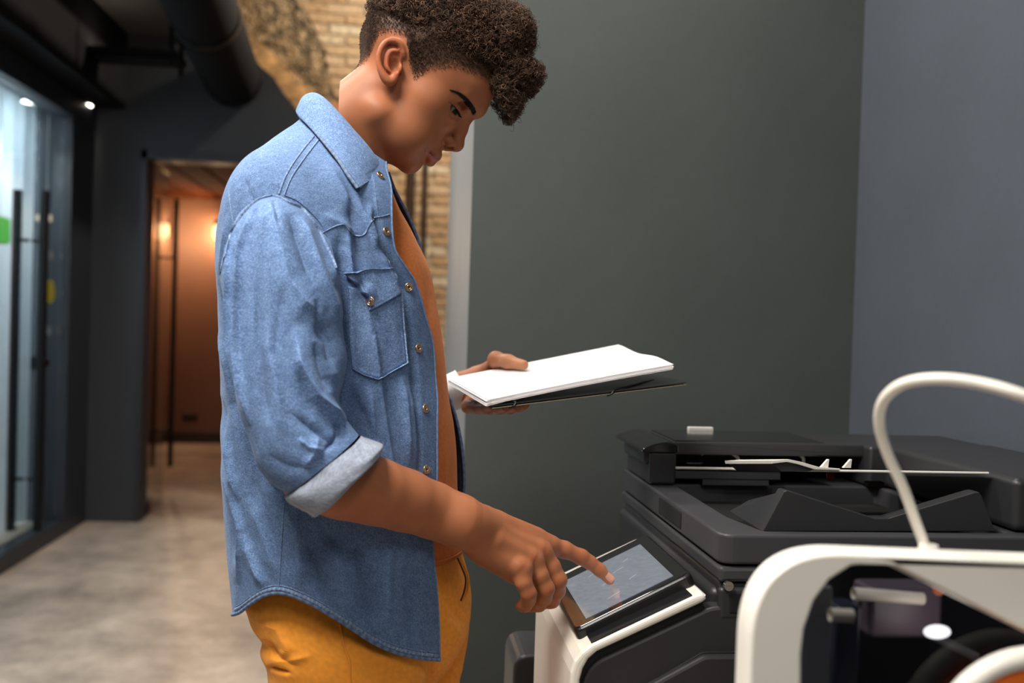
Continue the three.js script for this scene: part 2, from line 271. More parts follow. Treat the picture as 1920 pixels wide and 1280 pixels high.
// dark services under the corridor ceiling
{
  struct('ceiling_corridor', box(GX + 0.22, -1.28, 2.86, 2.92, PZ, -2.6), std(0x45423f, 0.8));
  struct('wall_left_upper', box(GX - 0.1, GX + 0.22, 3.3, 4.0, PZ, 2.05), M.soffit);
  const a = onZ(437, 150, PZ + 0.02), b = onZ(372, -2, -4.6), d = b.clone().sub(a).normalize(), far = a.clone(), near = a.clone().addScaledVector(d, 3.1);
  const duct = thing('air_duct', 'fat dark round ventilation duct running under the corridor ceiling', 'duct');
  mesh('pipe', tube([far, a.clone().lerp(near, 0.5), near], 0.165, 40, 20), M.soffit, duct);
  for (const t of [0.012, 0.33, 0.66]) { const p = far.clone().lerp(near, t), q = far.clone().lerp(near, t + 0.015); mesh('joint_ring', tube([p, p.clone().lerp(q, 0.5), q], 0.172, 40, 2), M.black, duct); }
  const tz = -5.25, t0 = onZ(118, 102, tz), t1 = onZ(342, 108, tz);
  const tray = thing('cable_tray', 'flat dark perforated cable tray hanging across the corridor ceiling', 'cable tray', [0, 0, 0]);
  mesh('tray', merge([box(t0.x, t1.x, t0.y - 0.012, t0.y - 0.004, tz - 0.1, tz + 0.1), box(t0.x, t1.x, t0.y - 0.012, t0.y + 0.03, tz + 0.094, tz + 0.1), box(t0.x, t1.x, t0.y - 0.012, t0.y + 0.03, tz - 0.1, tz - 0.094)]), M.blackMetal, tray);
  for (const x of [t0.x + 0.04, t1.x - 0.03]) for (const s of [0.1, -0.112]) mesh('hanger', box(x - 0.012, x + 0.012, t0.y - 0.06, 2.86, tz + s, tz + s + 0.012), M.blackMetal, tray);
  mesh('strip_light', box(lerp(t0.x, t1.x, 0.1), lerp(t0.x, t1.x, 0.5), t0.y + 0.0, t0.y + 0.02, tz - 0.05, tz + 0.05, 0.004), lit(WARM, 0.8), tray);
  areaLight([lerp(t0.x, t1.x, 0.3), t0.y + 0.024, tz], 0.25, 0.1, 6, WARM, [0, 1, 0]);
  const down = (p, label) => {
    const t = thing('downlight', label, 'lamp', p.toArray());
    mesh('lens', new THREE.CylinderGeometry(0.056, 0.056, 0.012, 28).translate(0, -0.004, 0), lit(new THREE.Color(1, 0.9, 0.78), 14), t);
    mesh('ring', new THREE.TorusGeometry(0.06, 0.008, 10, 32).rotateX(Math.PI / 2), M.blackMetal, t);
    const l = new THREE.SpotLight(new THREE.Color(1, 0.88, 0.74), 8, 0, 1.0, 0.6); l.position.set(p.x, p.y - 0.015, p.z); l.target.position.set(p.x, 0, p.z); l.shadow.radius = 2.5; l.castShadow = true; scene.add(l, l.target); return t;
  };
  const dp = onY(153, 194, 2.41); down(dp, 'round recessed downlight under the dark bulkhead, outside the glass');
  const dq = onZ(63, 189, -5.25); mesh('stem', new THREE.CylinderGeometry(0.012, 0.012, 2.5 - dq.y, 10).translate(0, (2.5 - dq.y) / 2, 0), M.blackMetal, down(dq, 'round glowing disc added for the downlight reflection in the glass'));  // dot reflected in the glass, built as an added lamp on a stem
}

// ---------- the copier ----------
const speck = (n, base, amp, seed) => texture(n, () => { const k = (rnd() - 0.5) * amp; return base.map((c) => c + k); });
M.casing = std(0x2a2a2c, 0.42); M.casingLight = std(0x3a3a3d, 0.42); M.casingGloss = phys(0x141417, 0.18, { clearcoat: 0.6, clearcoatRoughness: 0.1 }); M.void = std(0x060607, 0.7);
M.ivory = phys(0xe6dfd2, 0.32, { clearcoat: 0.3, clearcoatRoughness: 0.25 }); M.paleTray = std(0xd9d4cc, 0.45);
M.clear = phys(0xeef2f4, 0.05, { transmission: 1, thickness: 0, ior: 1.45 });
const copier = thing('copier', 'large dark grey office copier with ivory front edge and tilted touch panel', 'copier', [0, 0, 0]);
const part = (name, geo, mat, parent = copier) => mesh(name, geo, mat, parent, false);
const XB = 1.065;                                                       // back of the machine, by the wall
{
  const zn = -1.22, zf = -1.80, xl = 0.4215;
  // cabinet: dark body below the scanner
  const cab = [];
  cab.push(box(xl - 0.005, XB, 0.08, 0.895, zf, zn - 0.02, 0.012));
  cab.push(box(0.26, xl + 0.02, 0.08, 0.70, zf + 0.02, zn - 0.02, 0.012));
  part('cabinet', merge(cab), M.casing);
  for (const [x, z] of [[0.32, zf + 0.08], [0.95, zf + 0.08], [0.32, zn - 0.1], [0.95, zn - 0.1]]) part('caster', merge([new THREE.CylinderGeometry(0.035, 0.035, 0.03, 20).rotateX(Math.PI / 2).translate(x, 0.035, z), box(x - 0.03, x + 0.03, 0.05, 0.085, z - 0.02, z + 0.02, 0.004)]), M.black);
  // near side panel with its chamfered outline, and a second panel with a recessed grip
  const P2 = (list, z) => list.map(([x, y]) => { const p = onZ(x, y, z); return [p.x, p.y]; });
  const sp = P2([[1091, 1290], [1099, 1262], [1118, 1240], [1330, 1140], [1420, 1126], [1700, 1126], [1700, 1800], [1091, 1800]], zn);
  part('side_panel', extrudeZ(roundPoly(sp, [0.004, 0.01, 0.02, 0.006, 0.004, 0.004, 0.004, 0.004]), zn - 0.03, zn, 0.004), M.casing);
  const s2 = P2([[1212, 1290], [1322, 1230], [1700, 1228], [1700, 1700], [1212, 1700]], zn + 0.012);
  part('tray_door', extrudeZ(roundPoly(s2, 0.006), zn - 0.005, zn + 0.012, 0.004), M.casing);
  part('door_groove', extrudeZ(roundPoly(P2([[1202, 1290], [1318, 1222], [1710, 1219], [1710, 1710], [1202, 1710]], zn + 0.003), 0.006), zn - 0.004, zn + 0.003, 0.001), M.void);
  // scanner bed
  const yb = 0.9074, yt = 0.9275;
  part('scanner_bed', extrudeZ(roundPoly([[xl, yb], [XB, yb], [XB, yt], [xl, yt]], 0.006), zf, zn, 0.005), M.casingLight);
  part('scanner_body', merge([box(xl + 0.004, XB, 0.845, 0.908, zf + 0.006, zn - 0.008, 0.008), box(xl + 0.0, xl + 0.055, 0.857, 0.901, zn - 0.012, zn + 0.001, 0.008)]), M.casing);
  part('hinge_recess', box(xl + 0.012, xl + 0.043, 0.865, 0.896, zn - 0.006, zn + 0.002, 0.006), M.void);
  { const p = onZ(1366, 1098, zn + 0.004); part('screw', merge([new THREE.CylinderGeometry(0.0062, 0.0068, 0.005, 20).rotateX(Math.PI / 2).translate(p.x, p.y, p.z), box(p.x - 0.004, p.x + 0.004, p.y - 0.0008, p.y + 0.0008, p.z + 0.002, p.z + 0.0032)]), std(0xb8b2a8, 0.25, { metalness: 1 })); }
  // lid: a rim round a sunken black well
  const ly0 = 0.931, ly1 = 0.9708, w = 0.068, XC = 0.8465;
  const rim = new THREE.Shape(); { const q = [[xl, -zn], [XB, -zn], [XB, -zf], [xl, -zf]], r = roundPoly(q, [0.022, 0.004, 0.004, 0.015]); rim.curves.push(...r.curves); rim.currentPoint.copy(r.currentPoint); }
  const hole = roundPoly([[xl + w, -zn + 0.026], [XC - 0.006, -zn + 0.026], [XC - 0.006, -zf - 0.18], [xl + w - 0.018, -zf - 0.18], [xl + w - 0.018, -zn + 0.12]], 0.006); rim.holes.push(hole);
  const rg = new THREE.ExtrudeGeometry(rim, { depth: ly1 - ly0 - 0.008, bevelEnabled: true, bevelThickness: 0.004, bevelSize: 0.004, bevelOffset: -0.004, bevelSegments: 3, curveSegments: 8 });
  rg.rotateX(-Math.PI / 2).translate(0, ly0 + 0.004, 0);   // shape y is -z
  part('lid', rg, M.casingLight);
  part('lid_well', box(xl + 0.03, XB - 0.01, ly0 + 0.001, ly0 + 0.01, zf + 0.1, zn - 0.015), M.void);
  part('grip_shade', box(xl - 0.0015, xl + 0.03, ly0 + 0.006, ly1 - 0.006, -1.53, -1.40, 0.004), std(0x020202, 1));  // no hollow cut: a flush black block paints the shade of the grip
  // feeder block at the far end, its bar, cap and top plate
  const by = 1.0435, bz = -1.60;
  part('feeder_end', merge([box(xl + 0.001, xl + 0.048, ly1 + 0.001, by - 0.014, zf + 0.03, bz, 0.006), box(xl - 0.006, xl + 0.02, by - 0.04, by - 0.01, zf + 0.03, bz - 0.012, 0.006)]), M.casing);
  const capPts = [[xl - 0.016, by - 0.016], [xl + 0.050, by - 0.016], [xl + 0.050, by - 0.001], [xl + 0.03, by + 0.003], [xl + 0.008, by - 0.001], [xl - 0.012, by - 0.009]];
  part('feeder_cap', extrudeZ(roundPoly(capPts, 0.006), zf, bz + 0.004, 0.002, 3), M.casingGloss);
  part('feeder_bar', merge([extrudeZ(roundPoly([[xl + 0.05, by - 0.022], [0.85, by - 0.022], [0.85, by], [xl + 0.05, by]], 0.003), zf, -1.625, 0.003), box(xl + 0.05, 0.85, ly1 + 0.001, by - 0.022, zf, zf + 0.05)]), M.casing);
  part('feeder_plate', extrudeZ(roundPoly([[xl + 0.052, by - 0.002], [0.745, by - 0.002], [0.745, by + 0.0025], [xl + 0.052, by + 0.0025]], 0.001), zf + 0.008, -1.628, 0.001), M.casingGloss);
  { const p = onZ(1308, 805, zf - 0.01); part('document_lamp', box(p.x - 0.025, p.x + 0.025, by + 0.001, by + 0.009, zf + 0.002, zf + 0.012, 0.002), M.paleTray); }
  part('feeder_inside', box(xl + 0.049, 0.84, ly1 + 0.002, by - 0.024, zf + 0.045, -1.74), M.void);
  // rollers and levers glimpsed in the slot
  for (const px of [1378, 1500]) { const a = onZ(px, 862, -1.68); part('feed_lever', tube([[a.x - 0.006, a.y + 0.012, a.z], [a.x + 0.002, a.y + 0.004, a.z + 0.01], [a.x, a.y - 0.01, a.z + 0.012]], 0.003, 8, 12), M.paleTray); }
  // right-hand cover
  part('right_cover', merge([box(XC, XB, ly1 + 0.002, 1.0475, -1.63, -1.24, 0.011), box(XC - 0.03, XB, ly1 + 0.002, 1.044, zf, -1.60, 0.006)]), M.casing);
  // the input tray rises towards us and is seen edge-on
  const aim = (py, zn) => (onZ(1500, py, zn).y - EYE) / zn;            // slope of the line of sight, so that the tray shows its edge only
  const plate = (x0, x1, zf2, zn2, th, py, lift = 0) => { const k = aim(py, zn2), len = Math.hypot(zn2 - zf2, k * (zn2 - zf2)), g = new RoundedBoxGeometry(x1 - x0, th, len, 2, Math.min(0.0016, th / 2.1)), mz = (zn2 + zf2) / 2; g.rotateX(-Math.atan(k)); return g.translate((x0 + x1) / 2, EYE + k * mz + lift, mz); };
  const a0 = onZ(1266, 880, -1.605).x, a1 = onZ(1465, 880, -1.605).x, b0 = onZ(1455, 880, -1.29).x, b1 = onZ(1856, 882, -1.29).x;
  part('feed_ledge', plate(a0, a1 + 0.08, -1.70, -1.605, 0.0042, 880.5), M.paleTray);
  part('input_tray', plate(b0 + 0.03, Math.min(b1, XC - 0.003), -1.55, -1.29, 0.0036, 881.5), M.paleTray);
  const rise = (g) => { const p = g.attributes.position, k = aim(880, -1.285); for (let i = 0; i < p.count; i++) p.setY(i, p.getY(i) + (p.getZ(i) + 1.285) * k); return g; };
  part('tray_underside', merge([plate(a0, a1, -1.68, -1.607, 0.014, 880, -0.012), plate(a0 + 0.05, a1 - 0.02, -1.67, -1.607, 0.012, 880, -0.024)]), M.casing);
  { // raised extension flap on the tray
    const q = (px, py) => { const p = onZ(px, py, -1.285); return [p.x, p.y]; };
    const fl = poly([q(1447, 863), q(1478, 861), q(1500, 866), q(1530, 874), q(1560, 877.5), q(1562, 883), q(1468, 884), q(1452, 870)]);
    part('tray_flap', rise(extrudeZ(poly([q(1447, 863), q(1478, 860.5), q(1500, 865), q(1535, 875), q(1575, 878), q(1575, 881.5), q(1528, 880), q(1495, 870), q(1476, 866), q(1448, 869)]), -1.48, -1.285, 0.0006)), M.paleTray);
    part('flap_web', rise(extrudeZ(poly([q(1450, 869), q(1476, 866), q(1495, 870), q(1528, 880), q(1520, 883), q(1468, 884)]), -1.47, -1.289)), M.casing);
    for (const px of [1554, 1597]) part('paper_stop', extrudeZ(poly([q(px - 10, 879), q(px + 4, 863), q(px + 7, 863), q(px + 5, 879)]), -1.30, -1.295, 0.0005), M.paleTray);
  }
  for (const [px, s] of [[1307, 1], [1672, -1]]) { const p = onZ(px, 855, -1.63); part('paper_guide', extrudeZ(roundPoly([[p.x - 0.02, 1.004], [p.x + 0.012, 1.004], [p.x + 0.012, 1.041], [p.x + (s > 0 ? 0 : -0.02), 1.041]], 0.006), -1.633, -1.63, 0.0008), M.clear); }
  { const p = onZ(1556, 891, -1.5); part('red_marker', box(p.x - 0.006, p.x + 0.006, p.y - 0.008, p.y + 0.008, -1.503, -1.495, 0.002), std(0x8c1d12, 0.4)); const q = onZ(1640, 908, -1.5); part('roller', box(q.x - 0.016, q.x + 0.016, q.y - 0.005, q.y + 0.005, -1.51, -1.495, 0.003), std(0x55504a, 0.5)); }
  // output ridge: a block with a valley
  const q = (px, py) => { const p = onZ(px, py, -1.252); return [p.x, p.y]; };
  const ridge = poly([q(1430, 996), q(1470, 921), q(1475, 919.5), q(1481, 921), q(1639, 971.5), q(1666, 971.5), q(1828, 923), q(1836, 922.5), q(1841, 929), q(1866, 996)]);
  const slope = (g) => { const p = g.attributes.position; for (let i = 0; i < p.count; i++) { const t = clamp((-1.2535 - p.getZ(i)) / 0.1315); p.setY(i, lerp(ly1, p.getY(i), 1 - 0.7 * t)); } g.computeVertexNormals(); return g; };
  part('output_ridge', extrudeZ(ridge, -1.275, -1.252, 0.0012), M.casing);
  part('ridge_end', slope(extrudeZ(poly([q(1430, 996), q(1470, 921), q(1475, 919.5), q(1484, 922), q(1500, 996)]), -1.385, -1.2535, 0.0012)), M.casing);
}
// tilted touch panel
const PANEL = (() => {
  const nl = onZ(1076, 1182, -1.25), nr = onZ(1297, 1073, -1.25), u = nr.clone().sub(nl), lenU = u.length(); u.normalize();
  const w = V(0, 0, -1), n = w.clone().cross(u).normalize(); if (n.y < 0) n.negate();
  const L = 0.24; return { o: nl, u, w, n, lenU, L, at: (a, b, h = 0) => nl.clone().addScaledVector(u, a).addScaledVector(w, b).addScaledVector(n, h) };
})();
{
  const { o, u, w, n, lenU, L, at } = PANEL, mtx = new THREE.Matrix4().makeBasis(u, w.clone().negate().cross(V(0, 0, 0)).add(n), w.clone().negate()).setPosition(o);
  const slab = (a0, a1, b0, b1, h0, h1, r, bevel) => { const g = new THREE.ExtrudeGeometry(roundPoly([[a0, -b1], [a1, -b1], [a1, -b0], [a0, -b0]].map(([x, y]) => [x, -y]), r), { depth: h1 - h0 - 2 * bevel, bevelEnabled: bevel > 0, bevelThickness: bevel, bevelSize: bevel, bevelOffset: -bevel, bevelSegments: 3, curveSegments: 6 }); g.translate(0, 0, h0 + bevel); g.rotateX(-Math.PI / 2); /* x -> u, z(up) -> y */ return g.applyMatrix4(mtx); };
  const tp = new THREE.Group(); tp.name = 'touch_panel'; copier.add(tp);
  part('panel_case', slab(0, lenU, 0, L, -0.021, -0.0006, 0.014, 0.005), std(0x121214, 0.38), tp);
  part('panel_glass', slab(0.003, lenU - 0.003, 0.004, L - 0.004, -0.003, 0, 0.011, 0.001), phys(0x0c0d10, 0.06, { clearcoat: 1, clearcoatRoughness: 0.03 }), tp);
  part('panel_neck', slab(0.03, lenU - 0.02, 0.02, L - 0.03, -0.042, -0.02, 0.01, 0.003), M.void, tp);
  const cv = document.createElement('canvas'); cv.width = 512; cv.height = 320; const c = cv.getContext('2d');
  c.fillStyle = '#aab0bb'; c.fillRect(0, 0, 512, 320); for (let i = 0; i < 900; i++) { c.fillStyle = 'rgba(' + (rnd() > 0.5 ? '200,206,216' : '140,146,158') + ',0.10)'; c.beginPath(); c.ellipse(rnd() * 512, rnd() * 320, 6 + rnd() * 24, 2 + rnd() * 8, 0.5, 0, 7); c.fill(); }
  c.strokeStyle = 'rgba(240,244,250,0.8)'; c.lineCap = 'round';
  for (const [x, y, l] of [[90, 220, 46], [250, 210, 30], [330, 150, 40], [400, 96, 22], [180, 120, 26], [420, 230, 30]]) { c.lineWidth = 6; c.beginPath(); c.moveTo(x, y); c.lineTo(x + 14, y - l); c.stroke(); }
  const t = new THREE.CanvasTexture(cv); t.colorSpace = THREE.SRGBColorSpace;
  const sm = new THREE.MeshPhysicalMaterial({ color: 0x16181c, roughness: 0.1, emissive: 0xffffff, emissiveMap: t, emissiveIntensity: 0.62, clearcoat: 1, clearcoatRoughness: 0.04 });
  const a0 = 0.022, a1 = lenU - 0.022, b0 = 0.018, b1 = L - 0.036, sg = new THREE.BufferGeometry(), h = 0.0006;
  const cs = [at(a0, b0, h), at(a1, b0, h), at(a1, b1, h), at(a0, b1, h)];
  sg.setAttribute('position', new THREE.Float32BufferAttribute(cs.flatMap((p) => p.toArray()), 3)); sg.setAttribute('uv', new THREE.Float32BufferAttribute([0, 0, 0, 1, 1, 1, 1, 0], 2)); sg.setIndex([0, 1, 2, 0, 2, 3]); sg.computeVertexNormals();
  part('screen', sg, sm, tp);
  const l = new THREE.RectAreaLight(0xdfe6f2, 0.5, a1 - a0, b1 - b0); l.position.copy(at((a0 + a1) / 2, (b0 + b1) / 2, 0.001)); l.lookAt(l.position.clone().add(n)); scene.add(l);
  // ivory front: an arched slab under the panel, black inset strip on top
  const zn = -1.215, zf = -1.545, P2 = (list, z) => list.map(([x, y]) => { const p = onZ(x, y, z); return [p.x, p.y]; });
  const outer = P2([[1068, 1300], [1070, 1262], [1077, 1240], [1090, 1223], [1110, 1208], [1300, 1118], [1318, 1112], [1325, 1116], [1325, 1124], [1318, 1130]], zn);
  const inner = P2([[1120, 1222], [1104, 1236], [1094, 1254], [1088, 1276], [1088, 1300]], zn);
  const x0 = outer[0][0], yB = 0.45;
  const shell = [[x0, yB], ...outer, ...inner, [inner.at(-1)[0], yB]];
  part('front_shell', extrudeZ(poly(shell), zf, zn, 0.005, 3), M.ivory);
  { const a = V(...outer[4], 0), b = V(...outer[5], 0), nrm = V(-(b.y - a.y), b.x - a.x, 0).normalize(), q = (p, h) => [p.x + nrm.x * h, p.y + nrm.y * h]; part('front_inset', extrudeZ(poly([q(a, 0.0012), q(a, -0.003), q(b, -0.003), q(b, 0.0012)]), zf + 0.03, zn - 0.004, 0.0004), M.casingGloss); }
  part('front_core', extrudeZ(poly([[x0 + 0.018, yB], inner[4], inner[3], inner[2], inner[1], inner[0], outer[9], [0.41, 0.86], [0.41, yB]].map(([x, y]) => [x + 0.002, y - 0.001])), zf + 0.01, zn - 0.012), M.void);
  part('front_base', box(x0 + 0.01, 0.3, 0.08, yB + 0.01, zf, zn - 0.02, 0.01), M.casing);
  // side unit beyond, low and rounded
  const su = onZ(957, 1260, -1.7), st = onZ(985, 1214, -1.7);
  part('side_unit', extrudeZ(roundPoly([[su.x, 0.08], [0.3, 0.08], [0.3, st.y], [su.x, st.y]], [0.01, 0.01, 0.01, 0.03]), -1.80, -1.66, 0.006, 3), M.casingLight);
}

// ---------- the desktop 3D printer in front ----------
{
  const Z = -0.75, pr = thing('desktop_printer', 'rounded white desktop printing machine with tinted window and bowed white tube', 'printer');
  M.shell = phys(0xe9e4da, 0.38, { clearcoat: 0.2, clearcoatRoughness: 0.3 }); M.tinted = phys(0x7d8088, 0.04, { transmission: 1, thickness: 0, specularIntensity: 0.35 });
  const P2 = (list, z) => list.map(([x, y]) => { const p = onZ(x, y, z); return [p.x, p.y]; });
  const xl = onZ(1376, 1270, -0.782).x, yt = onZ(1560, 1013, -0.782).y, xr = 0.70, yb = 0.80;
  const outer = roundPoly([[xl, yb], [xr, yb], [xr, yt - 0.012], [xl, yt]], [0.01, 0.02, 0.03, 0.078]);
  const winPx = [[1506, 1420], [1506, 1230], [1512, 1180], [1530, 1128], [1558, 1090], [1598, 1064], [1640, 1055], [1668, 1060], [1930, 1190], [2060, 1256], [2060, 1420]], cut = () => { const h = new THREE.Path(); P2(winPx, Z).forEach(([x, y], i) => i ? h.lineTo(x, y) : h.moveTo(x, y)); h.closePath(); return h; };
  outer.holes.push(cut());
  part('front_frame', new THREE.ExtrudeGeometry(outer, { depth: 0.004, bevelEnabled: true, bevelThickness: 0.011, bevelSize: 0.004, bevelOffset: -0.004, bevelSegments: 6, curveSegments: 16 }).translate(0, 0, Z - 0.015), M.shell, pr);
  const hood = roundPoly([[xl + 0.001, yb], [xr - 0.001, yb], [xr - 0.001, yt - 0.014], [xl + 0.001, yt - 0.001]], [0.01, 0.02, 0.03, 0.077]); hood.holes.push(cut());
  part('hood', extrudeZ(hood, Z - 0.034, Z - 0.012, 0.004, 3, 16), M.shell, pr);
  part('housing', merge([new THREE.ExtrudeGeometry(poly([[xl + 0.004, -Z + 0.03], [xl + 0.018, -Z + 0.03], [0.404, -Z + 0.3], [0.39, -Z + 0.3]]), { depth: 0.12, bevelEnabled: false }).rotateX(-Math.PI / 2).translate(0, yb, 0), box(xr - 0.016, xr - 0.004, yb, 0.92, Z - 0.3, Z - 0.05, 0.005), box(0.39, xr - 0.004, yb, 0.92, Z - 0.31, Z - 0.298, 0.005), box(0.39, xr, yb - 0.012, yb + 0.004, Z - 0.31, Z - 0.012, 0.005)]), M.shell, pr);
  part('inner_liner', merge([box(0.61, 0.616, yb + 0.006, 0.972, Z - 0.288, Z - 0.045), box(0.41, 0.61, yb + 0.006, yb + 0.012, Z - 0.288, Z - 0.045)]), M.casingGloss, pr);
  part('back_wall', box(0.43, xr - 0.03, yb, 0.975, Z - 0.298, Z - 0.29), M.casingGloss, pr);
  const pane = new THREE.Shape(); P2([[1503, 1420], [1503, 1230], [1509, 1178], [1528, 1125], [1556, 1086], [1597, 1060], [1640, 1051], [1669, 1056], [1932, 1186], [2063, 1252], [2063, 1420]], Z).forEach(([x, y], i) => i ? pane.lineTo(x, y) : pane.moveTo(x, y)); pane.closePath();
  part('window', new THREE.ShapeGeometry(pane, 4).translate(0, 0, Z - 0.010), M.tinted, pr);
  // the moving parts behind the window
  const bar = (px0, py0, px1, py1, z, r) => tube([onZ(px0, py0, z), onZ((px0 + px1) / 2, (py0 + py1) / 2, z), onZ(px1, py1, z)], r, 10, 4);
  part('guide_rod', bar(1600, 1112, 1730, 1122, Z - 0.12, 0.006), std(0xe8e0cc, 0.3), pr);
  part('guide_rod', bar(1556, 1152, 1598, 1154, Z - 0.055, 0.006), std(0xe8e0cc, 0.3), pr);
  part('guide_rod', bar(1610, 1120, 1830, 1232, Z - 0.14, 0.005), std(0x9a9aa0, 0.25, { metalness: 0.6 }), pr);
  { const a = onZ(1500, 1290, Z - 0.075), b = onZ(1562, 1100, Z - 0.075); part('reflection_plate', box(a.x, b.x, yb + 0.006, b.y, Z - 0.082, Z - 0.075, 0.002), std(0x6c6c70, 0.5), pr); }  // grey plate added for the reflection in the window
  { const p = onZ(1580, 1230, Z - 0.1); part('carriage_post', box(p.x - 0.012, p.x + 0.012, yb + 0.01, p.y + 0.05, Z - 0.12, Z - 0.09, 0.004), std(0x1a2030, 0.4), pr); const q = onZ(1640, 1070, Z - 0.2); part('print_head', box(q.x - 0.045, q.x + 0.03, q.y - 0.045, q.y + 0.004, Z - 0.16, Z - 0.12, 0.006), std(0x5a4d56, 0.4), pr); }
  { const p = onZ(1757, 1184, Z - 0.08); part('window_glint', new THREE.SphereGeometry(0.0125, 20, 14).scale(1.05, 0.52, 0.4).translate(p.x, p.y, p.z), lit(new THREE.Color(1, 0.93, 0.85), 6), pr); const l = new THREE.PointLight(0xffeedd, 0.012); l.position.copy(p); l.castShadow = true; scene.add(l); }  // glint on the window, added as a glowing bead with its own light
  { const p = onZ(1760, 1106, Z - 0.1); part('status_light', new THREE.SphereGeometry(0.005, 12, 10).translate(p.x, p.y, p.z), lit(new THREE.Color(1, 0.25, 0.05), 1.2), pr); }
  // round white spool cover with orange filament in the lower corner
  const sc = onZ(1915, 1412, Z + 0.0), rr = 228 * 0.75 / 1800;
  const spool = new THREE.TorusGeometry(rr - 0.009, 0.0095, 14, 60); part('spool_rim', spool.translate(sc.x, sc.y, Z + 0.012), M.shell, pr);
  part('filament', new THREE.CylinderGeometry(rr - 0.016, rr - 0.016, 0.02, 48).rotateX(Math.PI / 2).translate(sc.x, sc.y, Z + 0.004), std(0xff7a22, 0.5), pr);
  part('hub', new THREE.CylinderGeometry(0.02, 0.02, 0.03, 24).rotateX(Math.PI / 2).translate(sc.x, sc.y, Z + 0.006), M.shell, pr);
  // bowed guide tube
  const tp = [[1742, 1062, -0.80], [1735, 1028, -0.80], [1716, 975, -0.80], [1692, 910, -0.795], [1664, 850, -0.79], [1649, 795, -0.78], [1656, 752, -0.765], [1690, 721, -0.745], [1750, 710, -0.72], [1830, 717, -0.70], [1920, 742, -0.68], [2020, 790, -0.68], [2110, 870, -0.7], [2150, 1000, -0.74], [2155, 1060, -0.78]].map(([x, y, z]) => onZ(x, y, z));
  part('guide_tube', tube(tp, 0.0046, 14, 160), phys(0xf0eadf, 0.4), pr);
  part('tube_clip', merge([new THREE.CylinderGeometry(0.008, 0.010, 0.012, 18).translate(tp[1].x, yt - 0.012, Z - 0.045)]), M.shell, pr);
  // side table
  const tb = thing('side_table', 'small dark table under the white desktop printing machine', 'table');
  part('table_top', box(0.24, 0.74, 0.755, 0.786, Z - 0.34, Z + 0.16, 0.004), M.casing, tb);
  for (const [x, z] of [[0.27, Z - 0.31], [0.71, Z - 0.31], [0.27, Z + 0.13], [0.71, Z + 0.13]]) part('leg', box(x - 0.018, x + 0.018, 0, 0.755, z - 0.018, z + 0.018, 0.003), M.blackMetal, tb);
}

// ---------- the person ----------
const ZM = -1.42;                                                      // plane of symmetry of the body
const P = (px, py, dz = 0) => onZ(px, py, ZM + dz);
const mirror = (p) => V(p.x, p.y, 2 * ZM - p.z);
const person = thing('person', 'young man in open denim shirt pressing the copier’s touch panel, papers in other hand', 'person');
// smooth interpolation through a table of numbers
const spline = (rows) => { const n = rows.length; return (t) => { const x = clamp(t) * (n - 1), i = Math.min(n - 2, Math.floor(x)), f = x - i; return rows[0].map((_, k) => { const p0 = rows[Math.max(0, i - 1)][k], p1 = rows[i][k], p2 = rows[i + 1][k], p3 = rows[Math.min(n - 1, i + 2)][k]; return 0.5 * (2 * p1 + (p2 - p0) * f + (2 * p0 - 5 * p1 + 4 * p2 - p3) * f * f + (3 * p1 - p0 - 3 * p2 + p3) * f * f * f); }); }; };
const sgnpow = (x, e) => Math.sign(x) * Math.abs(x) ** e;
function gridGeo(nu, nv, fn, closedU = false, flip = false) {         // fn(i, j) -> Vector3
  const pos = [], uv = [], idx = []; const P0 = [];
  for (let j = 0; j <= nv; j++) for (let i = 0; i <= nu; i++) { const p = fn(i / nu, j / nv, i, j); P0.push(p); pos.push(p.x, p.y, p.z); }
  for (let j = 0; j <= nv; j++) { let s = 0; for (let i = 0; i <= nu; i++) { if (i) s += P0[j * (nu + 1) + i].distanceTo(P0[j * (nu + 1) + i - 1]); uv.push(s, 0); } }
  { const mid = new Float32Array((nv + 1) * (nu + 1)); for (let i = 0; i <= nu; i++) { let t = 0; for (let j = 1; j <= nv; j++) { t += P0[j * (nu + 1) + i].distanceTo(P0[(j - 1) * (nu + 1) + i]); mid[j * (nu + 1) + i] = t; } } for (let k = 0; k < mid.length; k++) uv[k * 2 + 1] = mid[k]; const m = nu >> 1; for (let j = 0; j <= nv; j++) { const c = uv[(j * (nu + 1) + m) * 2]; for (let i = 0; i <= nu; i++) uv[(j * (nu + 1) + i) * 2] -= c; } }
  for (let j = 0; j < nv; j++) for (let i = 0; i < nu; i++) { const a = j * (nu + 1) + i, b = a + 1, c = a + nu + 1, d = c + 1; flip ? idx.push(a, b, c, b, d, c) : idx.push(a, c, b, b, c, d); }
  const g = new THREE.BufferGeometry(); g.setAttribute('position', new THREE.Float32BufferAttribute(pos, 3)); g.setAttribute('uv', new THREE.Float32BufferAttribute(uv, 2)); g.setIndex(idx); g.computeVertexNormals();
  if (closedU) { const n = g.attributes.normal; for (let j = 0; j <= nv; j++) { const a = j * (nu + 1), b = a + nu, v = V(n.getX(a) + n.getX(b), n.getY(a) + n.getY(b), n.getZ(a) + n.getZ(b)).normalize(); n.setXYZ(a, v.x, v.y, v.z); n.setXYZ(b, v.x, v.y, v.z); } }
  return g;
}
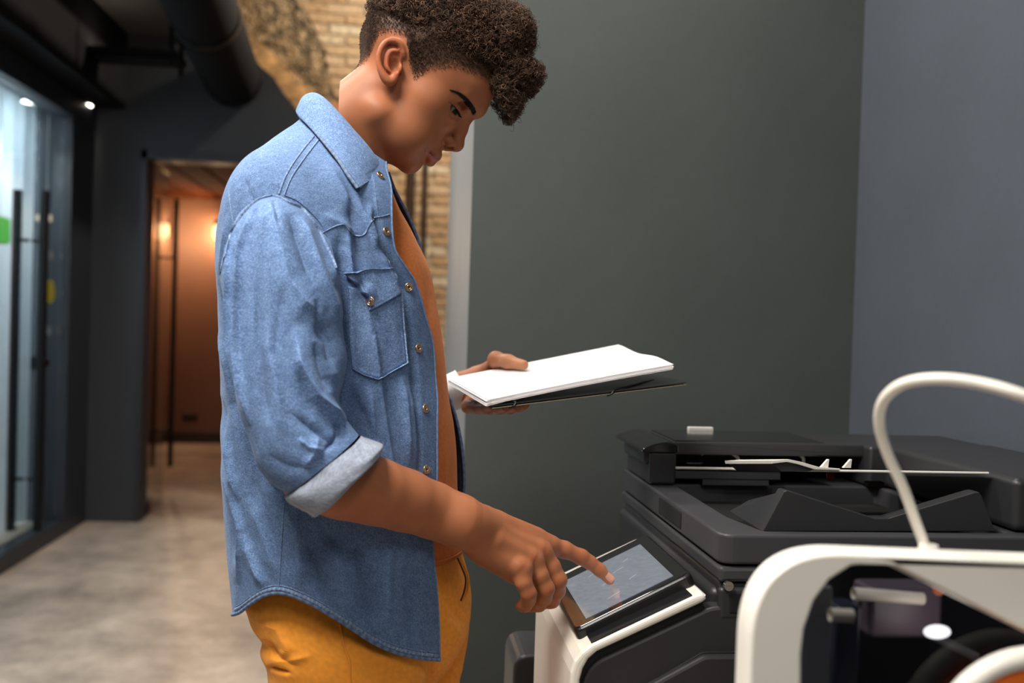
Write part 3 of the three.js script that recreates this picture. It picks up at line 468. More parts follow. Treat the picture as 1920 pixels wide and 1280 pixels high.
// folds: strokes in the photograph's frame; each lifts (or sinks) the cloth along its normal
const segDist = (x, y, a, b) => { const dx = b[0] - a[0], dy = b[1] - a[1], t = clamp(((x - a[0]) * dx + (y - a[1]) * dy) / (dx * dx + dy * dy)); return [Math.hypot(x - a[0] - dx * t, y - a[1] - dy * t), t, Math.sign((x - a[0]) * dy - (y - a[1]) * dx)]; };
function foldAt(folds, x, y) {
  let s = 0;
  for (const f of folds) {
    const q = f.p; if (x < f.b[0] || x > f.b[1] || y < f.b[2] || y > f.b[3]) continue;
    let best = 1e9, along = 0, side = 1;
    for (let i = 0; i < q.length - 1; i++) { const [d, t, sd] = segDist(x, y, q[i], q[i + 1]); if (d < best) { best = d; along = (i + t) / (q.length - 1); side = sd; } }
    const w = side > 0 ? f.w : f.w2, k = best / w * 1.15, ends = Math.min(1, along * f.e0, (1 - along) * f.e1);
    s += f.a * (0.55 * Math.exp(-k * k) + 0.45 * Math.exp(-2.2 * k)) * clamp(ends);
  }
  return s;
}
// a: millimetres; w, w2: widths in pixels on the two sides; e0, e1: how soon the ends reach full height
const fold = (p, a, w, w2 = w, e0 = 4, e1 = 4) => { const m = 3 * Math.max(w, w2), xs = p.map((q) => q[0]), ys = p.map((q) => q[1]); return { p, a: a / 1000, w, w2, e0, e1, b: [Math.min(...xs) - m, Math.max(...xs) + m, Math.min(...ys) - m, Math.max(...ys) + m] }; };
function displace(g, fn) {                                             // fn(x, y, point, normal) -> metres along the normal
  const p = g.attributes.position, n = g.attributes.normal, v = V(), m = V();
  const out = new Float32Array(p.count * 3);
  for (let i = 0; i < p.count; i++) { v.fromBufferAttribute(p, i); m.fromBufferAttribute(n, i); const [x, y] = toPhoto(v), d = fn(x, y, v, m); out[i * 3] = v.x + m.x * d; out[i * 3 + 1] = v.y + m.y * d; out[i * 3 + 2] = v.z + m.z * d; }
  g.setAttribute('position', new THREE.BufferAttribute(out, 3)); g.computeVertexNormals(); return g;
}
function tint(g, fn) { const p = g.attributes.position, n = g.attributes.normal, c = new Float32Array(p.count * 3), v = V(), m = V(); for (let i = 0; i < p.count; i++) { v.fromBufferAttribute(p, i); m.fromBufferAttribute(n, i); const [x, y] = toPhoto(v); const k = fn(x, y, v, m); c[i * 3] = k[0]; c[i * 3 + 1] = k[1]; c[i * 3 + 2] = k[2]; } g.setAttribute('color', new THREE.BufferAttribute(c, 3)); return g; }

// denim: a twill of pale and dark threads, mottled by washing
const denimTex = texture(1024, (u, v, i, j) => {
  const tw = ((i + j * 2) % 6) < 3 ? 1 : -1, spk = rnd() - 0.5, spk2 = rnd() > 0.86 ? 1 : 0;
  const m = tnoise(u, v, 40, 1) * 0.2 + tnoise(u, v, 110, 2) * 0.22, s = 0.6 * tnoise(u, v, 260, 5);
  const k = 0.97 + 0.06 * tw + 0.42 * spk + 0.22 * spk2 + 0.36 * m + 0.3 * s; const q = 0.4 + 0.6 * k; return [lerp(62, 140, k - 0.5) * q, lerp(93, 162, k - 0.5) * q, lerp(145, 193, k - 0.5) * q];
}); denimTex.repeat.set(2.6, 2.6);
const denimBump = texture(512, (u, v, i, j) => { const k = 128 + (((i + j * 2) % 6) < 3 ? 30 : -30) + 80 * (rnd() - 0.5) + 60 * tnoise(u, v, 60, 4); return [k, k, k]; }, false); denimBump.repeat.set(5.2, 5.2);
M.denim = new THREE.MeshPhysicalMaterial({ color: 0xffffff, map: denimTex, bumpMap: denimBump, bumpScale: 0.0005, roughness: 0.92, vertexColors: true, side: THREE.DoubleSide, sheen: 0.25, sheenColor: new THREE.Color(0.6, 0.7, 0.85), sheenRoughness: 0.6 });
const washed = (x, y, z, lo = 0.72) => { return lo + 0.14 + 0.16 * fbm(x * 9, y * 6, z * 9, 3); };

// ---- shirt body ----
const SB = [[566, 222, 738, 322, .066, 0], [545, 243, 746, 340, .092, -10], [512, 270, 756, 358, .122, -30], [480, 297, 770, 383, .150, -50], [450, 324, 785, 414, .170, -62], [425, 362, 800, 452, .183, -66], [409, 415, 813, 505, .190, -60], [403, 480, 822, 572, .194, -50], [406, 560, 829, 640, .196, -40], [410, 650, 840, 710, .196, -32], [413, 740, 858, 780, .196, -26], [415, 830, 870, 850, .195, -20], [418, 910, 874, 920, .195, -16], [423, 990, 874, 1000, .196, -14], [430, 1070, 872, 1080, .198, -12], [437, 1150, 868, 1170, .200, -10], [442, 1200, 866, 1260, .202, -10]];
function ringPoint(row, phi, e, grow = 0) {
  const B = P(row[0], row[1]), F = P(row[2], row[3]), c = sgnpow(Math.cos(phi), e), s = sgnpow(Math.sin(phi), e);
  const C = B.clone().add(F).multiplyScalar(0.5), A = F.sub(B).multiplyScalar(0.5), sh = row[5] / 1268 * Math.abs(s) ** 2;
  const q = C.addScaledVector(A, c * (1 + grow / A.length())); q.z += s * (row[4] + grow); q.x += sh; q.y += -0.12 * sh; return q;
}
const SE = 2 / 2.2;
for (let pass = 0; pass < 6; pass++) for (const row of SB) { row.back ??= row[0]; let m = 1e9; for (let k = 0; k < 120; k++) m = Math.min(m, toPhoto(ringPoint(row, k / 120 * 2 * Math.PI, SE))[0]); row[0] += (row.back - m) * 0.9; }
const shirtAt = spline(SB);
const nearEdge = spline([[722, 318], [730, 354], [731, 404], [733, 441], [739, 472], [755, 500], [771, 525], [782, 553], [795, 600], [808, 650], [813, 715], [816, 781], [817, 850], [816.5, 909], [812, 960], [810, 1011], [812, 1050], [816, 1090], [820, 1130], [823, 1172], [824, 1234], [824, 1300]]);
const edgeX = (() => { const t = []; for (let i = 0; i <= 400; i++) t.push(nearEdge(i / 400)); return (y) => { let i = 0; while (i < 399 && t[i + 1][1] < y) i++; const a = t[i], b = t[i + 1]; return lerp(a[0], b[0], clamp((y - a[1]) / (b[1] - a[1] + 1e-6))); }; })();
const farPhi = spline([[-0.5], [-0.42], [-0.36], [-0.32], [-0.30], [-0.30], [-0.34], [-0.38], [-0.40], [-0.30], [-0.17], [-0.13], [-0.15], [-0.28], [-0.36], [-0.4], [-0.4]]);
function nearPhi(t) { const row = shirtAt(t); let prev = null; for (let k = 0; k < 160; k++) { const phi = 0.02 + k * 0.0095, q = toPhoto(ringPoint(row, phi, SE)), d = q[0] - edgeX(q[1]); if (d < 0) { if (prev === null) return phi; return prev[0] + (phi - prev[0]) * prev[1] / (prev[1] - d); } prev = [phi, d]; } return 1.2; }
// hem: lower edge in the photograph, back to front; the far side is the same seen in a mirror
const hemAt = spline([[436, 1152], [450, 1147], [470, 1132], [495, 1116], [520, 1111], [545, 1116], [580, 1131], [620, 1153], [660, 1178], [700, 1204], [740, 1222], [780, 1232], [826, 1237]]);
const hemY = (() => { const t = []; for (let i = 0; i <= 200; i++) t.push(hemAt(i / 200)); return (x) => { let i = 0; while (i < 199 && t[i + 1][0] < x) i++; const a = t[i], b = t[i + 1]; return lerp(a[1], b[1], clamp((x - a[0]) / (b[0] - a[0] + 1e-6))); }; })();
const NU = 420, NV = 320, phis = [], hemT = [];
for (let j = 0; j <= NV; j++) phis.push(nearPhi(j / NV));
for (let j = 1; j < NV; j++) phis[j] = (phis[j - 1] + phis[j] * 2 + phis[Math.min(NV, j + 1)]) / 4;
const phiAt = (u, t) => { const j = clamp(t) * NV, i = Math.min(NV - 1, Math.floor(j)), a = lerp(phis[i], phis[i + 1], j - i); return lerp(a, 2 * Math.PI + farPhi(t)[0], u); };
for (let i = 0; i <= NU; i++) {                                        // where each meridian meets the hem
  let lo = 0.7, hi = 1;
  for (let k = 0; k < 24; k++) { const m = (lo + hi) / 2; let q = ringPoint(shirtAt(m), phiAt(i / NU, m), SE); if (q.z < ZM) q = mirror(q); const [x, y] = toPhoto(q); if (y < hemY(x)) lo = m; else hi = m; }
  hemT.push((lo + hi) / 2);
}
const bodyFolds = [
  fold([[413, 525], [419, 570], [427, 625], [432, 690], [441, 758], [460, 815], [474, 865], [500, 905], [535, 935]], -9, 9, 9, 5, 5),
  fold([[652, 372], [664, 420], [676, 470], [684, 505]], -7, 10, 14, 5, 3), fold([[700, 395], [708, 440], [716, 490]], -5, 7, 9), fold([[690, 380], [697, 430], [704, 470]], 5, 7, 8),
  fold([[634, 440], [639, 490], [641, 560], [645, 620], [652, 690]], -8, 8, 10), fold([[652, 425], [655, 480], [654, 540]], 4, 6, 8), fold([[690, 720], [700, 800], [704, 870]], 5, 8, 14), fold([[752, 700], [760, 780], [768, 880]], 5, 8, 12),
  fold([[560, 960], [566, 1040], [562, 1110]], 5, 14, 22), fold([[660, 1010], [680, 1090], [690, 1170]], -6, 22, 26), fold([[600, 990], [640, 1030], [700, 1050]], -4, 18, 20), fold([[460, 1000], [480, 1060], [500, 1105]], 5, 10, 12),
  fold([[420, 560], [424, 640], [430, 720]], 5, 5, 8), fold([[424, 780], [434, 860], [452, 940]], 6, 7, 12),
  fold([[672, 361], [694, 408], [711, 454], [734, 497], [755, 540], [765, 611], [770, 660], [778, 760], [784, 860], [789, 960]], -7, 7, 6, 6, 3),
  fold([[662, 360], [690, 420], [722, 500], [738, 560], [752, 620]], 5, 12, 16),
  fold([[640, 330], [668, 390], [690, 440], [705, 490]], -4, 12, 10),
  fold([[600, 400], [640, 420], [680, 440]], 3, 12, 12),
  fold([[640, 460], [655, 500], [662, 560]], 4, 10, 10),
  fold([[684, 575], [697, 640], [708, 706], [722, 790], [736, 875], [742, 960]], 6, 7, 26, 5, 3),
  fold([[706, 720], [720, 790], [733, 875]], -3, 10, 10),
  fold([[655, 720], [690, 790], [705, 850]], -6, 18, 18),
  fold([[764, 720], [775, 800], [782, 880]], 4, 9, 12),
  fold([[416, 860], [436, 925], [455, 991], [453, 1040], [446, 1095]], 6, 9, 14),
  fold([[426, 900], [440, 980], [447, 1060]], -4, 9, 9),
  fold([[452, 700], [470, 850], [490, 960]], -5, 16, 16),
  fold([[470, 930], [500, 1010], [520, 1090]], 4, 16, 22),
  fold([[731, 1000], [728, 1100], [724, 1190]], 5, 10, 22, 4, 8),
  fold([[620, 1010], [640, 1080], [650, 1150]], 4, 26, 26),
  fold([[570, 1000], [590, 1060], [600, 1120]], -4, 20, 20),
  fold([[775, 1040], [770, 1120], [772, 1210]], -4, 16, 20),
  fold([[410, 620], [425, 690], [434, 760]], 4, 8, 8), fold([[412, 740], [424, 800], [436, 850]], -3, 8, 8),
  fold([[430, 400], [418, 470], [413, 520]], 3, 7, 10),
  fold([[455, 330], [470, 365], [480, 390]], -2, 8, 8),
  fold([[560, 300], [600, 360], [640, 420]], -2.5, 16, 20), fold([[610, 300], [645, 360], [668, 420]], 3, 12, 14),
];
const shirtBody = gridGeo(NU, NV, (u, v, i) => { const t = v * hemT[i]; return ringPoint(shirtAt(t), phiAt(u, t), SE); }, false, true);
displace(shirtBody, (x, y, p, n) => {
  let d = 0.006 * fbm(p.x * 8, p.y * 3.2, p.z * 8, 3) + 0.0016 * fbm(p.x * 34, p.y * 15, p.z * 34, 2);
  if (n.z > -0.2) { d += 1.5 * foldAt(bodyFolds, x, y); const e = edgeX(y) - x; d += 0.0016 * (1 - sstep(29, 31, e)); }
  return d;
});
tint(shirtBody, (x, y, p, n) => { let k = washed(p.x, p.y, p.z, 0.66); const e = edgeX(y) - x; if (n.z > 0 && e < 34) k *= 0.94 + 0.10 * noise(y * 0.16, 3); k *= 1 + 0.18 * (1 - sstep(250, 420, y)); k *= 1 - 0.12 * sstep(560, 640, x) * sstep(380, 460, y); if (n.z > -0.2) k *= 1 + 0.27 * clamp(foldAt(bodyFolds, x, y) * 150, -0.8, 1); return [k * 0.96, k, k * 1.03]; });  // painted light: paler shoulders, darker front; folds mix denim wear with shading

// ---- sleeves ----
const SL = [[500, 371, 536, 369, .160, .020], [470, 385, 566, 388, .163, .044], [446, 408, 590, 412, .168, .060], [430, 450, 612, 455, .176, .070], [416, 510, 634, 515, .186, .077], [424, 565, 640, 572, .194, .080], [433, 620, 642, 620, .203, .081], [440, 690, 650, 672, .214, .081], [448, 755, 643, 718, .224, .079], [467, 811, 634, 752, .234, .076], [484, 868, 640, 776, .242, .071], [510, 903, 654, 795, .248, .066], [540, 921, 671, 817, .252, .061]];
const sleeveAt = spline(SL);
const sleevePt = (t, phi, grow = 0) => { const r = sleeveAt(t), dz = r[4], L = P(r[0], r[1], dz), R = P(r[2], r[3], dz), C = L.clone().add(R).multiplyScalar(0.5), A = R.sub(L).multiplyScalar(0.5), c = sgnpow(Math.cos(phi), 0.88), s = sgnpow(Math.sin(phi), 0.88); C.addScaledVector(A, c * (1 + grow / A.length())); C.z += s * (r[5] + grow); return C; };
const sleeveFolds = [
  fold([[488, 376], [486, 440], [480, 520], [474, 620], [474, 720]], 2.5, 7, 14, 6, 3), fold([[530, 540], [522, 600], [512, 680]], -2.5, 12, 12), fold([[604, 425], [618, 480], [628, 540]], 4, 6, 9),
  fold([[488, 640], [492, 720], [506, 800]], -3, 12, 14), fold([[560, 690], [570, 740], [590, 790]], -4, 10, 14), fold([[560, 820], [580, 838], [610, 846]], 4, 6, 9), fold([[640, 800], [628, 826], [606, 848]], -4, 5, 6), fold([[590, 560], [598, 600], [606, 640]], -4, 9, 9),
  fold([[503, 372], [522, 445], [541, 527], [569, 570], [611, 590]], 9, 26, 34, 8, 4),
  fold([[562, 403], [594, 492], [622, 560], [636, 605]], 6, 12, 9, 8, 4),
  fold([[540, 400], [566, 470], [590, 540]], -5, 13, 13),
  fold([[600, 600], [618, 640], [628, 700]], -6, 18, 18),
  fold([[552, 610], [561, 680], [588, 742], [619, 777], [650, 790]], 11, 22, 10, 4, 4),
  fold([[590, 640], [604, 690], [618, 735]], -6, 12, 12),
  fold([[500, 600], [508, 665], [521, 727], [531, 820]], 5, 13, 18),
  fold([[470, 400], [452, 469], [449, 560], [449, 660], [458, 740], [470, 800]], 8, 4.5, 11, 6, 4),
  fold([[460, 420], [441, 480], [441, 580], [444, 660]], -3.5, 5, 5),
  fold([[452, 408], [431, 470], [431, 560], [436, 650], [446, 730]], 6, 4, 7),
  fold([[478, 430], [480, 560], [486, 680]], -3, 14, 14),
  fold([[512, 370], [518, 400], [524, 440]], -2.5, 5, 5), fold([[480, 385], [476, 410], [470, 450]], -2.5, 5, 5), fold([[495, 376], [496, 410], [494, 450]], 2, 5, 6),
  fold([[540, 770], [580, 800], [612, 822], [640, 838]], -5, 12, 14), fold([[600, 810], [590, 850], [570, 880]], 4, 10, 14),
  fold([[498, 850], [540, 874], [585, 880]], -2, 14, 16), fold([[628, 790], [636, 806], [652, 826]], -5, 6, 8),
];
const makeSleeve = () => gridGeo(320, 280, (u, v) => sleevePt(v, u * 2 * Math.PI), true, true);
const sleeveNear = makeSleeve();
displace(sleeveNear, (x, y, p, n) => { let d = 0.004 * fbm(p.x * 11, p.y * 5, p.z * 11, 3) + 0.0014 * fbm(p.x * 38, p.y * 16, p.z * 38, 2); if (n.z > -0.35) d += 1.4 * foldAt(sleeveFolds, x, y); return d; });
tint(sleeveNear, (x, y, p, n) => { let k = washed(p.x + 3, p.y, p.z, 0.68); k *= 1 + 0.3 * clamp(foldAt(sleeveFolds, x, y) * 130, -0.8, 1); return [k * 0.96, k, k * 1.03]; });  // paler ridges and darker hollows: denim wear plus fold shading painted in
const sleeveFar = gridGeo(60, 60, (u, v) => { const q = mirror(sleevePt(v, u * 2 * Math.PI)); q.x -= 0.01; return q; }, true, false);
tint(sleeveFar, (x, y, p) => { const k = washed(p.x + 5, p.y, p.z, 0.68); return [k, k, k]; });
for (const g of [shirtBody, sleeveNear, sleeveFar]) for (const k of Object.keys(g.attributes)) if (!['position', 'normal', 'uv', 'color'].includes(k)) g.deleteAttribute(k);
const shirtGeo = mergeGeometries([shirtBody, sleeveNear, sleeveFar]);
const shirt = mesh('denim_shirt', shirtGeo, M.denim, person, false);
shirt.userData.label = 'faded blue denim shirt worn open';
// what lies under a point of the photograph: hits on the near cloth
const caster = new THREE.Raycaster(); caster.firstHitOnly = true;
const nearCloth = [new THREE.Mesh(shirtBody, new THREE.MeshBasicMaterial({ side: THREE.DoubleSide })), new THREE.Mesh(sleeveNear, new THREE.MeshBasicMaterial({ side: THREE.DoubleSide }))];
for (const m of nearCloth) m.updateMatrixWorld();
const BIN = 24;                                                        // a coarse map of triangles by place in the photograph, so that rays stay cheap
const binned = nearCloth.map((m) => {
  const g = m.geometry, p = g.attributes.position, ix = g.index.array, q = [], map = new Map();
  for (let i = 0; i < p.count; i++) q.push(toPhoto(V().fromBufferAttribute(p, i)));
  for (let t = 0; t < ix.length; t += 3) { const A = q[ix[t]], B = q[ix[t + 1]], C = q[ix[t + 2]]; const x0 = Math.floor(Math.min(A[0], B[0], C[0]) / BIN), x1 = Math.floor(Math.max(A[0], B[0], C[0]) / BIN), y0 = Math.floor(Math.min(A[1], B[1], C[1]) / BIN), y1 = Math.floor(Math.max(A[1], B[1], C[1]) / BIN); for (let x = x0; x <= x1; x++) for (let y = y0; y <= y1; y++) { const k = x * 1000 + y; let l = map.get(k); if (!l) map.set(k, l = []); l.push(t); } }
  return { p, ix, map, n: g.attributes.normal };
});
const rayT = new THREE.Ray(), hitV = V();
function cloth(px, py, which = [0, 1]) {
  const d = sight(px, py).normalize(); rayT.set(V(0, EYE, 0), d); let best = 1e9, res = null;
  for (const w of which) { const { p, ix, map, n } = binned[w], l = map.get(Math.floor(px / BIN) * 1000 + Math.floor(py / BIN)); if (!l) continue;
    for (const t of l) { const a = V().fromBufferAttribute(p, ix[t]), b = V().fromBufferAttribute(p, ix[t + 1]), c = V().fromBufferAttribute(p, ix[t + 2]); if (rayT.intersectTriangle(a, b, c, false, hitV)) { const dd = hitV.length() && hitV.distanceTo(rayT.origin); if (dd < best) { best = dd; const nn = V().fromBufferAttribute(n, ix[t]).add(V().fromBufferAttribute(n, ix[t + 1])).add(V().fromBufferAttribute(n, ix[t + 2])).normalize(); if (nn.dot(d) > 0) nn.negate(); res = { p: hitV.clone(), n: nn, w }; } } } }
  return res;
}
const densify = (pts, step = 4, smooth = true) => { const c = new THREE.CatmullRomCurve3(pts.map(([x, y]) => V(x, y, 0)), false, smooth ? 'centripetal' : 'catmullrom', smooth ? 0.5 : 0.001), L = c.getLength(), n = Math.max(2, Math.round(L / step)), o = []; for (let i = 0; i <= n; i++) { const q = c.getPointAt(i / n); o.push([q.x, q.y]); } return o; };
// a raised seam: a flat ribbon that follows the cloth, its stitches puckered light and dark
function seamGeo(pts, width = 3.2, which = [0, 1], { smooth = true, h = 0.0012, base = 1, pucker = 0.22, step = 2.5 } = {}) {
  const line = densify(pts, step, smooth), pos = [], col = [], uv = [], idx = []; let k = 0;
  for (let i = 0; i < line.length; i++) {
    const a = line[Math.max(0, i - 1)], b = line[Math.min(line.length - 1, i + 1)], dx = b[0] - a[0], dy = b[1] - a[1], L = Math.hypot(dx, dy) || 1, nx = -dy / L, ny = dx / L;
    const hit = cloth(line[i][0], line[i][1], which); if (!hit) continue;
    const s = base * (1 + pucker * (Math.sin(i * 1.9) * 0.6 + noise(i * 0.9, pts[0][0]) * 0.9));
    for (const [o, up] of [[-1, -0.0006], [-0.55, 1], [0, 1.25], [0.55, 1], [1, -0.0006]]) { const q = hit.p.clone(), sc = width / 1380 / 2 * 2; const wv = onZ(line[i][0] + nx * width * o / 2, line[i][1] + ny * width * o / 2, hit.p.z); q.x = wv.x; q.y = wv.y; q.addScaledVector(hit.n, up > 0 ? h * up : -0.001); pos.push(q.x, q.y, q.z); const e = Math.abs(o) > 0.8 ? 0.55 : 1; col.push(s * e * 1.22, s * e * 1.1, s * e * 0.96); uv.push(q.x, q.y); }
    if (k) for (let o = 0; o < 4; o++) { const A = (k - 1) * 5 + o, B = k * 5 + o; idx.push(A, B, A + 1, A + 1, B, B + 1); }
    k++;
  }
  const g = new THREE.BufferGeometry(); g.setAttribute('position', new THREE.Float32BufferAttribute(pos, 3)); g.setAttribute('uv', new THREE.Float32BufferAttribute(uv, 2)); g.setAttribute('color', new THREE.Float32BufferAttribute(col, 3)); g.setIndex(idx); g.computeVertexNormals(); return g;
}
const mergeC = (l) => mergeGeometries(l.map((g) => { if (!g.attributes.color) { g.setAttribute('color', new THREE.BufferAttribute(new Float32Array(g.attributes.position.count * 3).fill(1), 3)); } return g.index ? g.toNonIndexed() : g; }));
const seam = (name, list, mat = M.denim) => mesh(name, mergeC(list), mat, shirt, false);
seam('shoulder_seam', [seamGeo([[589, 256], [560, 292], [536, 330], [523, 364]], 5, [0], { base: 1.12 }), seamGeo([[598, 262], [570, 298], [546, 334], [533, 366]], 4, [0], { base: 1.1 })]);
seam('armhole_seam', [seamGeo([[434, 436], [456, 402], [477, 381], [503, 368], [522, 371], [541, 381], [562, 390], [577, 404], [591, 424], [601, 440], [612, 464], [623, 487], [629, 503]], 6, [0, 1], { base: 1.15, h: 0.0022 }), seamGeo([[532, 366], [556, 376], [578, 394], [600, 418], [612, 442]], 2, [0, 1], { base: 0.75 })]);
seam('front_yoke_seam', [seamGeo([[604, 437], [618, 429], [634, 422], [645, 421], [654, 432], [666, 441], [680, 441], [692, 424], [700, 410]], 2.6, [0], { base: 1.3 }), seamGeo([[700, 408], [716, 406], [730, 402]], 2.6, [0], { base: 1.25 })]);
seam('back_yoke_seam', [seamGeo([[430, 362], [434, 395], [438, 422], [434, 436]], 2.4, [0], { base: 1.1 })]);
seam('armhole_seam', [seamGeo([[432, 440], [422, 480], [413, 515]], 2.6, [0, 1], { base: 1.2 })]);
seam('side_seam', [seamGeo([[533, 945], [530, 990], [526, 1050], [523, 1108]], 2.4, [0], { base: 1.25 })]);
seam('placket_seam', [seamGeo([[702, 345], [708, 400], [718, 450], [738, 520], [752, 575], [768, 660], [778, 760], [786, 840], [788, 900]], 2.2, [0], { base: 0.7, h: 0.0006 }), seamGeo([[785, 1030], [790, 1120], [796, 1225]], 2.2, [0], { base: 0.75, h: 0.0006 })]);
// hem and front edges: rolled edges on the border of the cloth itself
{
  const row = (list, r, base, p = 0.25) => { const c = new THREE.CatmullRomCurve3(list), n = list.length * 2, g = new THREE.TubeGeometry(c, n, r, 7); const col = new Float32Array(g.attributes.position.count * 3); for (let i = 0; i <= n; i++) { const s = base * (1 + p * Math.sin(i * 1.3) + p * noise(i * 0.7, 5)); for (let k = 0; k < 8; k++) col.set([s, s, s * 1.01], (i * 8 + k) * 3); } g.setAttribute('color', new THREE.BufferAttribute(col, 3)); return g; };
  const pa = shirtBody.attributes.position, at = (i, j) => V().fromBufferAttribute(pa, j * (NU + 1) + i);
  const hem = []; for (let i = 0; i <= NU; i += 2) hem.push(at(i, NV)); seam('hem', [row(hem, 0.0026, 0.95, 0.35)]);
  seam('hem_seam', [seamGeo(Array.from({ length: 40 }, (_, i) => { const x = 442 + i * 9.7; return [x, hemY(x) - 7]; }), 10, [0], { base: 0.92, h: 0.0016, pucker: 0.5 }), seamGeo(Array.from({ length: 40 }, (_, i) => { const x = 442 + i * 9.7; return [x, hemY(x) - 14]; }), 1.6, [0], { base: 1.3, h: 0.0005 })]);
  const hem2 = []; for (let i = 0; i <= NU; i += 2) hem2.push(at(i, NV - 4).addScaledVector(V().fromBufferAttribute(shirtBody.attributes.normal, (NV - 4) * (NU + 1) + i), 0.0002)); 
  const e1 = [], e2 = []; for (let j = 0; j <= NV; j += 2) { e1.push(at(0, j)); e2.push(at(NU, j)); }
  seam('front_edge', [row(e1, 0.0016, 1.15, 0.12)]); seam('front_edge', [row(e2, 0.0022, 0.9, 0.2)]);
}
// a patch of cloth laid on the shirt: star-shaped outline in the photograph's frame
function patch(outline, h, { lift = () => 0, rings = 14, step = 3, base = 0.92, which = [0] } = {}) {
  const b = densify([...outline, outline[0]], step, false), n = b.length - 1, cx = b.slice(0, n).reduce((s, q) => s + q[0], 0) / n, cy = b.slice(0, n).reduce((s, q) => s + q[1], 0) / n;
  const pos = [], col = [], uv = [], idx = [];
  for (let r = 0; r <= rings + 1; r++) for (let i = 0; i < n; i++) {
    const f = r > rings ? 1 : r / rings, x = lerp(cx, b[i][0], f), y = lerp(cy, b[i][1], f), hit = cloth(x, y, which) || { p: P(x, y, 0.18), n: V(0, 0, 1) };
    const up = r > rings ? -0.0005 + lift(x, y) - 0.0015 : h + lift(x, y), q = hit.p.clone().addScaledVector(hit.n, up); pos.push(q.x, q.y, q.z); uv.push(q.x, q.y);
    const k = base * (1 + (f > 0.9 ? 0.2 + 0.35 * noise(i * 0.7, outline[0][0]) : 0.04 * noise(i, r))) * (f > 0.78 && f < 0.88 ? 0.86 + 0.25 * noise(i * 0.9, 3) : 1); col.push(k, k, k * 1.02);
  }
  for (let r = 0; r <= rings; r++) for (let i = 0; i < n; i++) { const a = r * n + i, c = r * n + (i + 1) % n; idx.push(a, a + n, c, c, a + n, c + n); }
  const g = new THREE.BufferGeometry(); g.setAttribute('position', new THREE.Float32BufferAttribute(pos, 3)); g.setAttribute('uv', new THREE.Float32BufferAttribute(uv, 2)); g.setAttribute('color', new THREE.Float32BufferAttribute(col, 3)); g.setIndex(idx); g.computeVertexNormals(); return g;
}
const pocket = mesh('chest_pocket', patch([[653, 536], [700, 548], [747, 545], [752, 590], [757, 640], [761, 681], [736, 695], [709, 711], [684, 703], [661, 692], [657, 640], [655, 590]], 0.0022, { base: 0.9 }), M.denim, shirt, false);
mesh('pocket_flap', patch([[650, 512], [690, 506], [731, 503], [739, 520], [747, 553], [720, 568], [690, 584], [690, 572], [686, 556], [674, 549], [668, 534], [656, 522]], 0.0048, { base: 1.0, lift: (x, y) => 0.006 * Math.max(0, 1 - Math.hypot(x - 680, y - 552) / 24) }), M.denim, shirt, false);
seam('pocket_edge', [seamGeo([[653, 540], [656, 600], [661, 692], [684, 703], [709, 711], [736, 695], [761, 681], [755, 620], [749, 556]], 2.2, [0], { base: 1.25, smooth: false, h: 0.0035 }), seamGeo([[651, 513], [690, 507], [731, 504]], 2.4, [0], { base: 1.25, h: 0.0062 })]);
// snaps
M.snap = std(0xcaa98c, 0.28, { metalness: 0.9 }); M.snapDark = std(0x3a2c22, 0.4, { metalness: 0.6 });
const snapGeo = new THREE.LatheGeometry([[0.0016, 0.0004], [0.0018, 0.0016], [0.003, 0.0018], [0.0034, 0.0009], [0.0044, 0.0011], [0.0052, 0.0021], [0.006, 0.0012], [0.0061, 0]].map(([x, y]) => new THREE.Vector2(x, y)), 28).rotateX(Math.PI / 2);
function snap(p, n) { const m = mesh('snap_button', snapGeo, M.snap, shirt, false); m.position.copy(p).addScaledVector(n, 0.0006); m.quaternion.setFromUnitVectors(V(0, 0, 1), n); const c = mesh('snap_centre', new THREE.CylinderGeometry(0.0017, 0.0017, 0.0008, 14).rotateX(Math.PI / 2), M.snapDark, m, false); return m; }
for (const [x, y] of [[712, 329], [724, 434], [766, 538], [784, 653], [797, 766], [799, 880]]) { const h = cloth(x, y, [0]); if (h) snap(h.p, h.n); }
for (const [j, i] of [[62, NU - 5], [110, NU - 4]]) { const k = j * (NU + 1) + i; snap(V().fromBufferAttribute(shirtBody.attributes.position, k), V().fromBufferAttribute(shirtBody.attributes.normal, k)); }
{ const h = cloth(691, 566, [0]); snap(h.p.addScaledVector(h.n, 0.006), V(-0.5, 0, 0.85).normalize()); }
